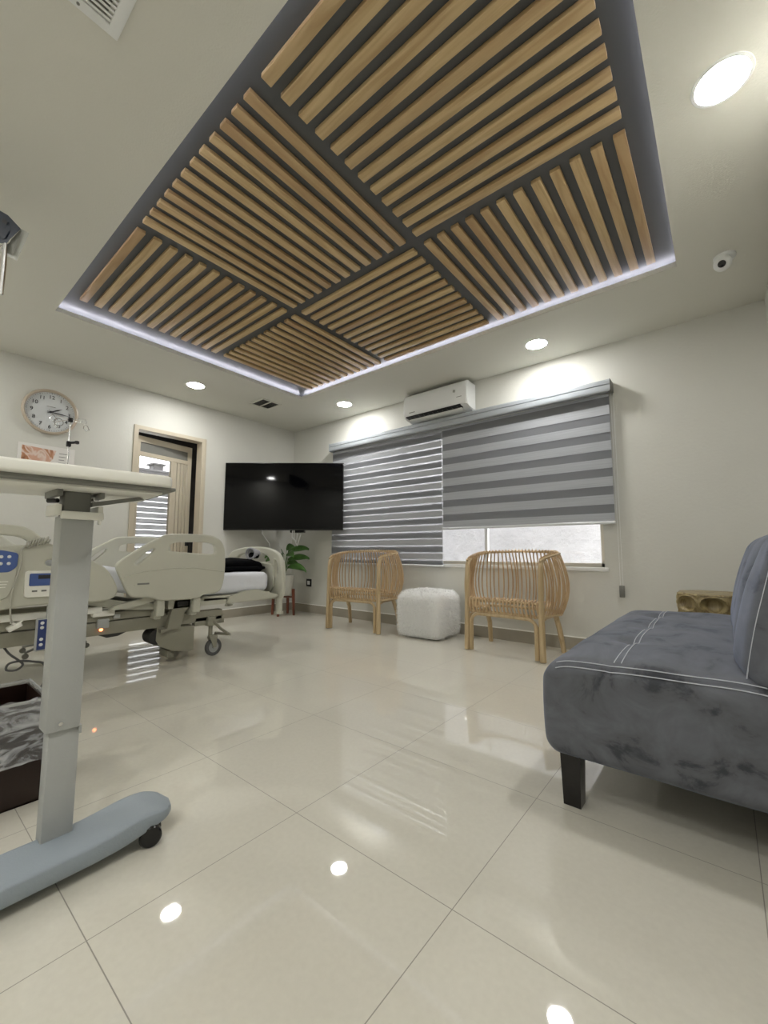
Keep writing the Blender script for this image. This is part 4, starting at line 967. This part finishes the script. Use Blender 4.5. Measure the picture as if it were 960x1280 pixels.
# ============================================================ waste bin with liner
t = thing('waste_bin', 'dark brown rectangular waste bin with a clear liner on the floor behind the table post', 'waste bin', (3.07, -3.78, 0))
x0, x1, y0, y1, zb = 2.925, 3.22, -3.95, -3.632, .345
b = B(); th = .006
b.bx(x0, x0+th, y0, y1, 0, zb).bx(x1-th, x1, y0, y1, 0, zb).bx(x0, x1, y0, y0+th, 0, zb).bx(x0, x1, y1-th, y1, 0, zb).bx(x0, x1, y0, y1, 0, th)
obj('body', b, M['bin'], t, smooth=None)
def linerf(u, v_):
    # walks round the rim; v_ from outside hem over the rim down to the inside
    a_ = u*4; k = int(a_) % 4; f = a_-int(a_)
    cs = [(x0, y0), (x1, y0), (x1, y1), (x0, y1)]; A_, C_ = cs[k], cs[(k+1) % 4]
    X, Y = A_[0]+(C_[0]-A_[0])*f, A_[1]+(C_[1]-A_[1])*f; mx_, my_ = (x0+x1)/2, (y0+y1)/2
    if v_ < .5: off = .010; z = .245+(zb+.010-.245)*(v_/.5)
    elif v_ < .56: off = .0; z = zb+.012
    else: off = -.014; z = zb-(v_-.56)/.44*.2
    n1 = noise.noise(Vector((X*14, Y*14, z*5+v_)))
    off += .012*n1*(1.0 if v_ < .5 else 1.4)+.004*math.sin((X-Y)*70+z*55+4*n1)+.005*noise.noise(Vector((X*40, Y*40, z*12))); z += .008*noise.noise(Vector((X*25, Y*25, 1)))*(1 if v_ < .62 else .5)
    off = max(off, .003) if v_ < .5 else (off if v_ < .56 else min(off, -.009))
    return Vector((X+math.copysign(off, X-mx_)*(1 if abs(X-mx_) > .13 else .2), Y+math.copysign(off, Y-my_)*(1 if abs(Y-my_) > .14 else .2), z))
obj('liner_rim', B().tube([(x0-.006, y0-.006, zb+.006), (x1+.006, y0-.006, zb+.008), (x1+.006, y1+.006, zb+.004), (x0-.006, y1+.006, zb+.008)], .006, 8, closed=True), M['clearp'], t)
obj('liner', B().grid(linerf, 160, 24, wrapu=True), M['liner'], t, smooth=80, label='crumpled translucent plastic liner')

# ============================================================ drip stand beyond the bed
ix, iy = .56, -3.02
t = thing('drip_stand', 'thin steel drip stand with hooks in front of the wall clock', 'drip stand', (ix, iy, 0))
obj('pole', B().cyl((ix, iy, .06), (ix, iy, 1.50), .012, n=16).cyl((ix, iy, 1.45), (ix, iy, 2.09), .0065, n=12), M['chrome'], t)
obj('clamp', B().box((ix, iy, 1.86), (.035, .035, .05), None, .006).cyl((ix, iy, 1.87), (ix+.03, iy+.05, 1.88), .012, n=14).lathe([(.0001, -.018), (.018, -.012), (.018, .012), (.0001, .018)], (ix+.03, iy+.055, 1.88), n=16), M['black'], t, label='black clamp knob')
obj('hook_block', B().box((ix, iy, 2.085), (.035, .035, .04), None, .006), M['black'], t)
for k in range(4):
    a_ = .45+k*PI/2; d_ = Vector((math.cos(a_), math.sin(a_), 0)); o_ = Vector((ix, iy, 2.085))
    obj('hook', B().tube([o_, o_+d_*.10+Vector((0, 0, .003)), o_+d_*.17+Vector((0, 0, -.005)), o_+d_*.19+Vector((0, 0, -.04)), o_+d_*.16+Vector((0, 0, -.06)), o_+d_*.13+Vector((0, 0, -.04)), o_+d_*.135+Vector((0, 0, -.015))], .0035, 6), M['chrome'], t)
for k in range(5):
    a_ = .2+k*2*PI/5; obj('foot', B().tube([(ix, iy, .09), (ix+.10*math.cos(a_), iy+.10*math.sin(a_), .085), (ix+.24*math.cos(a_), iy+.24*math.sin(a_), .05)], .011, 8).cyl((ix+.24*math.cos(a_)-.01, iy+.24*math.sin(a_), .022), (ix+.24*math.cos(a_)+.01, iy+.24*math.sin(a_), .022), .022, n=18), M['greyd'], t)

# ============================================================ device hanging at the left edge
def at(px_, py_, k): return CAM + (fw*F_PX + r2*(px_-480) - u2*(py_-640))/F_PX*k
K = 1.9
t = thing('hanging_monitor', 'navy device with a clear plate and rod hanging from the ceiling at the left edge', 'medical device', tuple(at(-14, 300, K)))
def slab(poly, k0, k1): return B().prism(poly, lambda q, s_: at(q[0], q[1], s_), k0, k1)
obj('body', slab([(-70, 238), (-4, 261), (10, 269), (26, 286), (12, 300), (8, 305), (-70, 292)], K, K+.10), M['navy'], t, smooth=None)
obj('front_screen', slab([(-30, 270), (-3, 277), (11, 289), (6, 298), (-30, 294)], K-.004, K), M['navy'], t, smooth=None)
obj('label_mark', slab([(4, 273), (10, 277), (8, 281), (2, 277)], K-.004, K), M['ink'], t, smooth=None)
obj('clear_plate', slab([(26, 286), (36, 291), (35, 295), (21, 326), (8, 319), (13, 300)], K+.03, K+.045), M['clearp'], t, smooth=None)
obj('bracket', slab([(25, 288), (27, 289), (15, 319), (9, 316), (9, 306)], K+.01, K+.028), M['greyd'], t, smooth=None)
obj('clear_rod', B().tube([at(-8, 316, K+.02), at(2, 309, K+.01), at(7, 305, K), at(5, 330, K), at(1.5, 368, K)], [.006, .006, .008, .009, .007], 10), M['chrome'], t)
m0 = at(-58, 255, K+.05)
obj('ceiling_stem', B().cyl(m0, (m0.x, m0.y, H), .014, n=14).cyl((m0.x, m0.y, H-.012), (m0.x, m0.y, H), .05), M['white'], t)
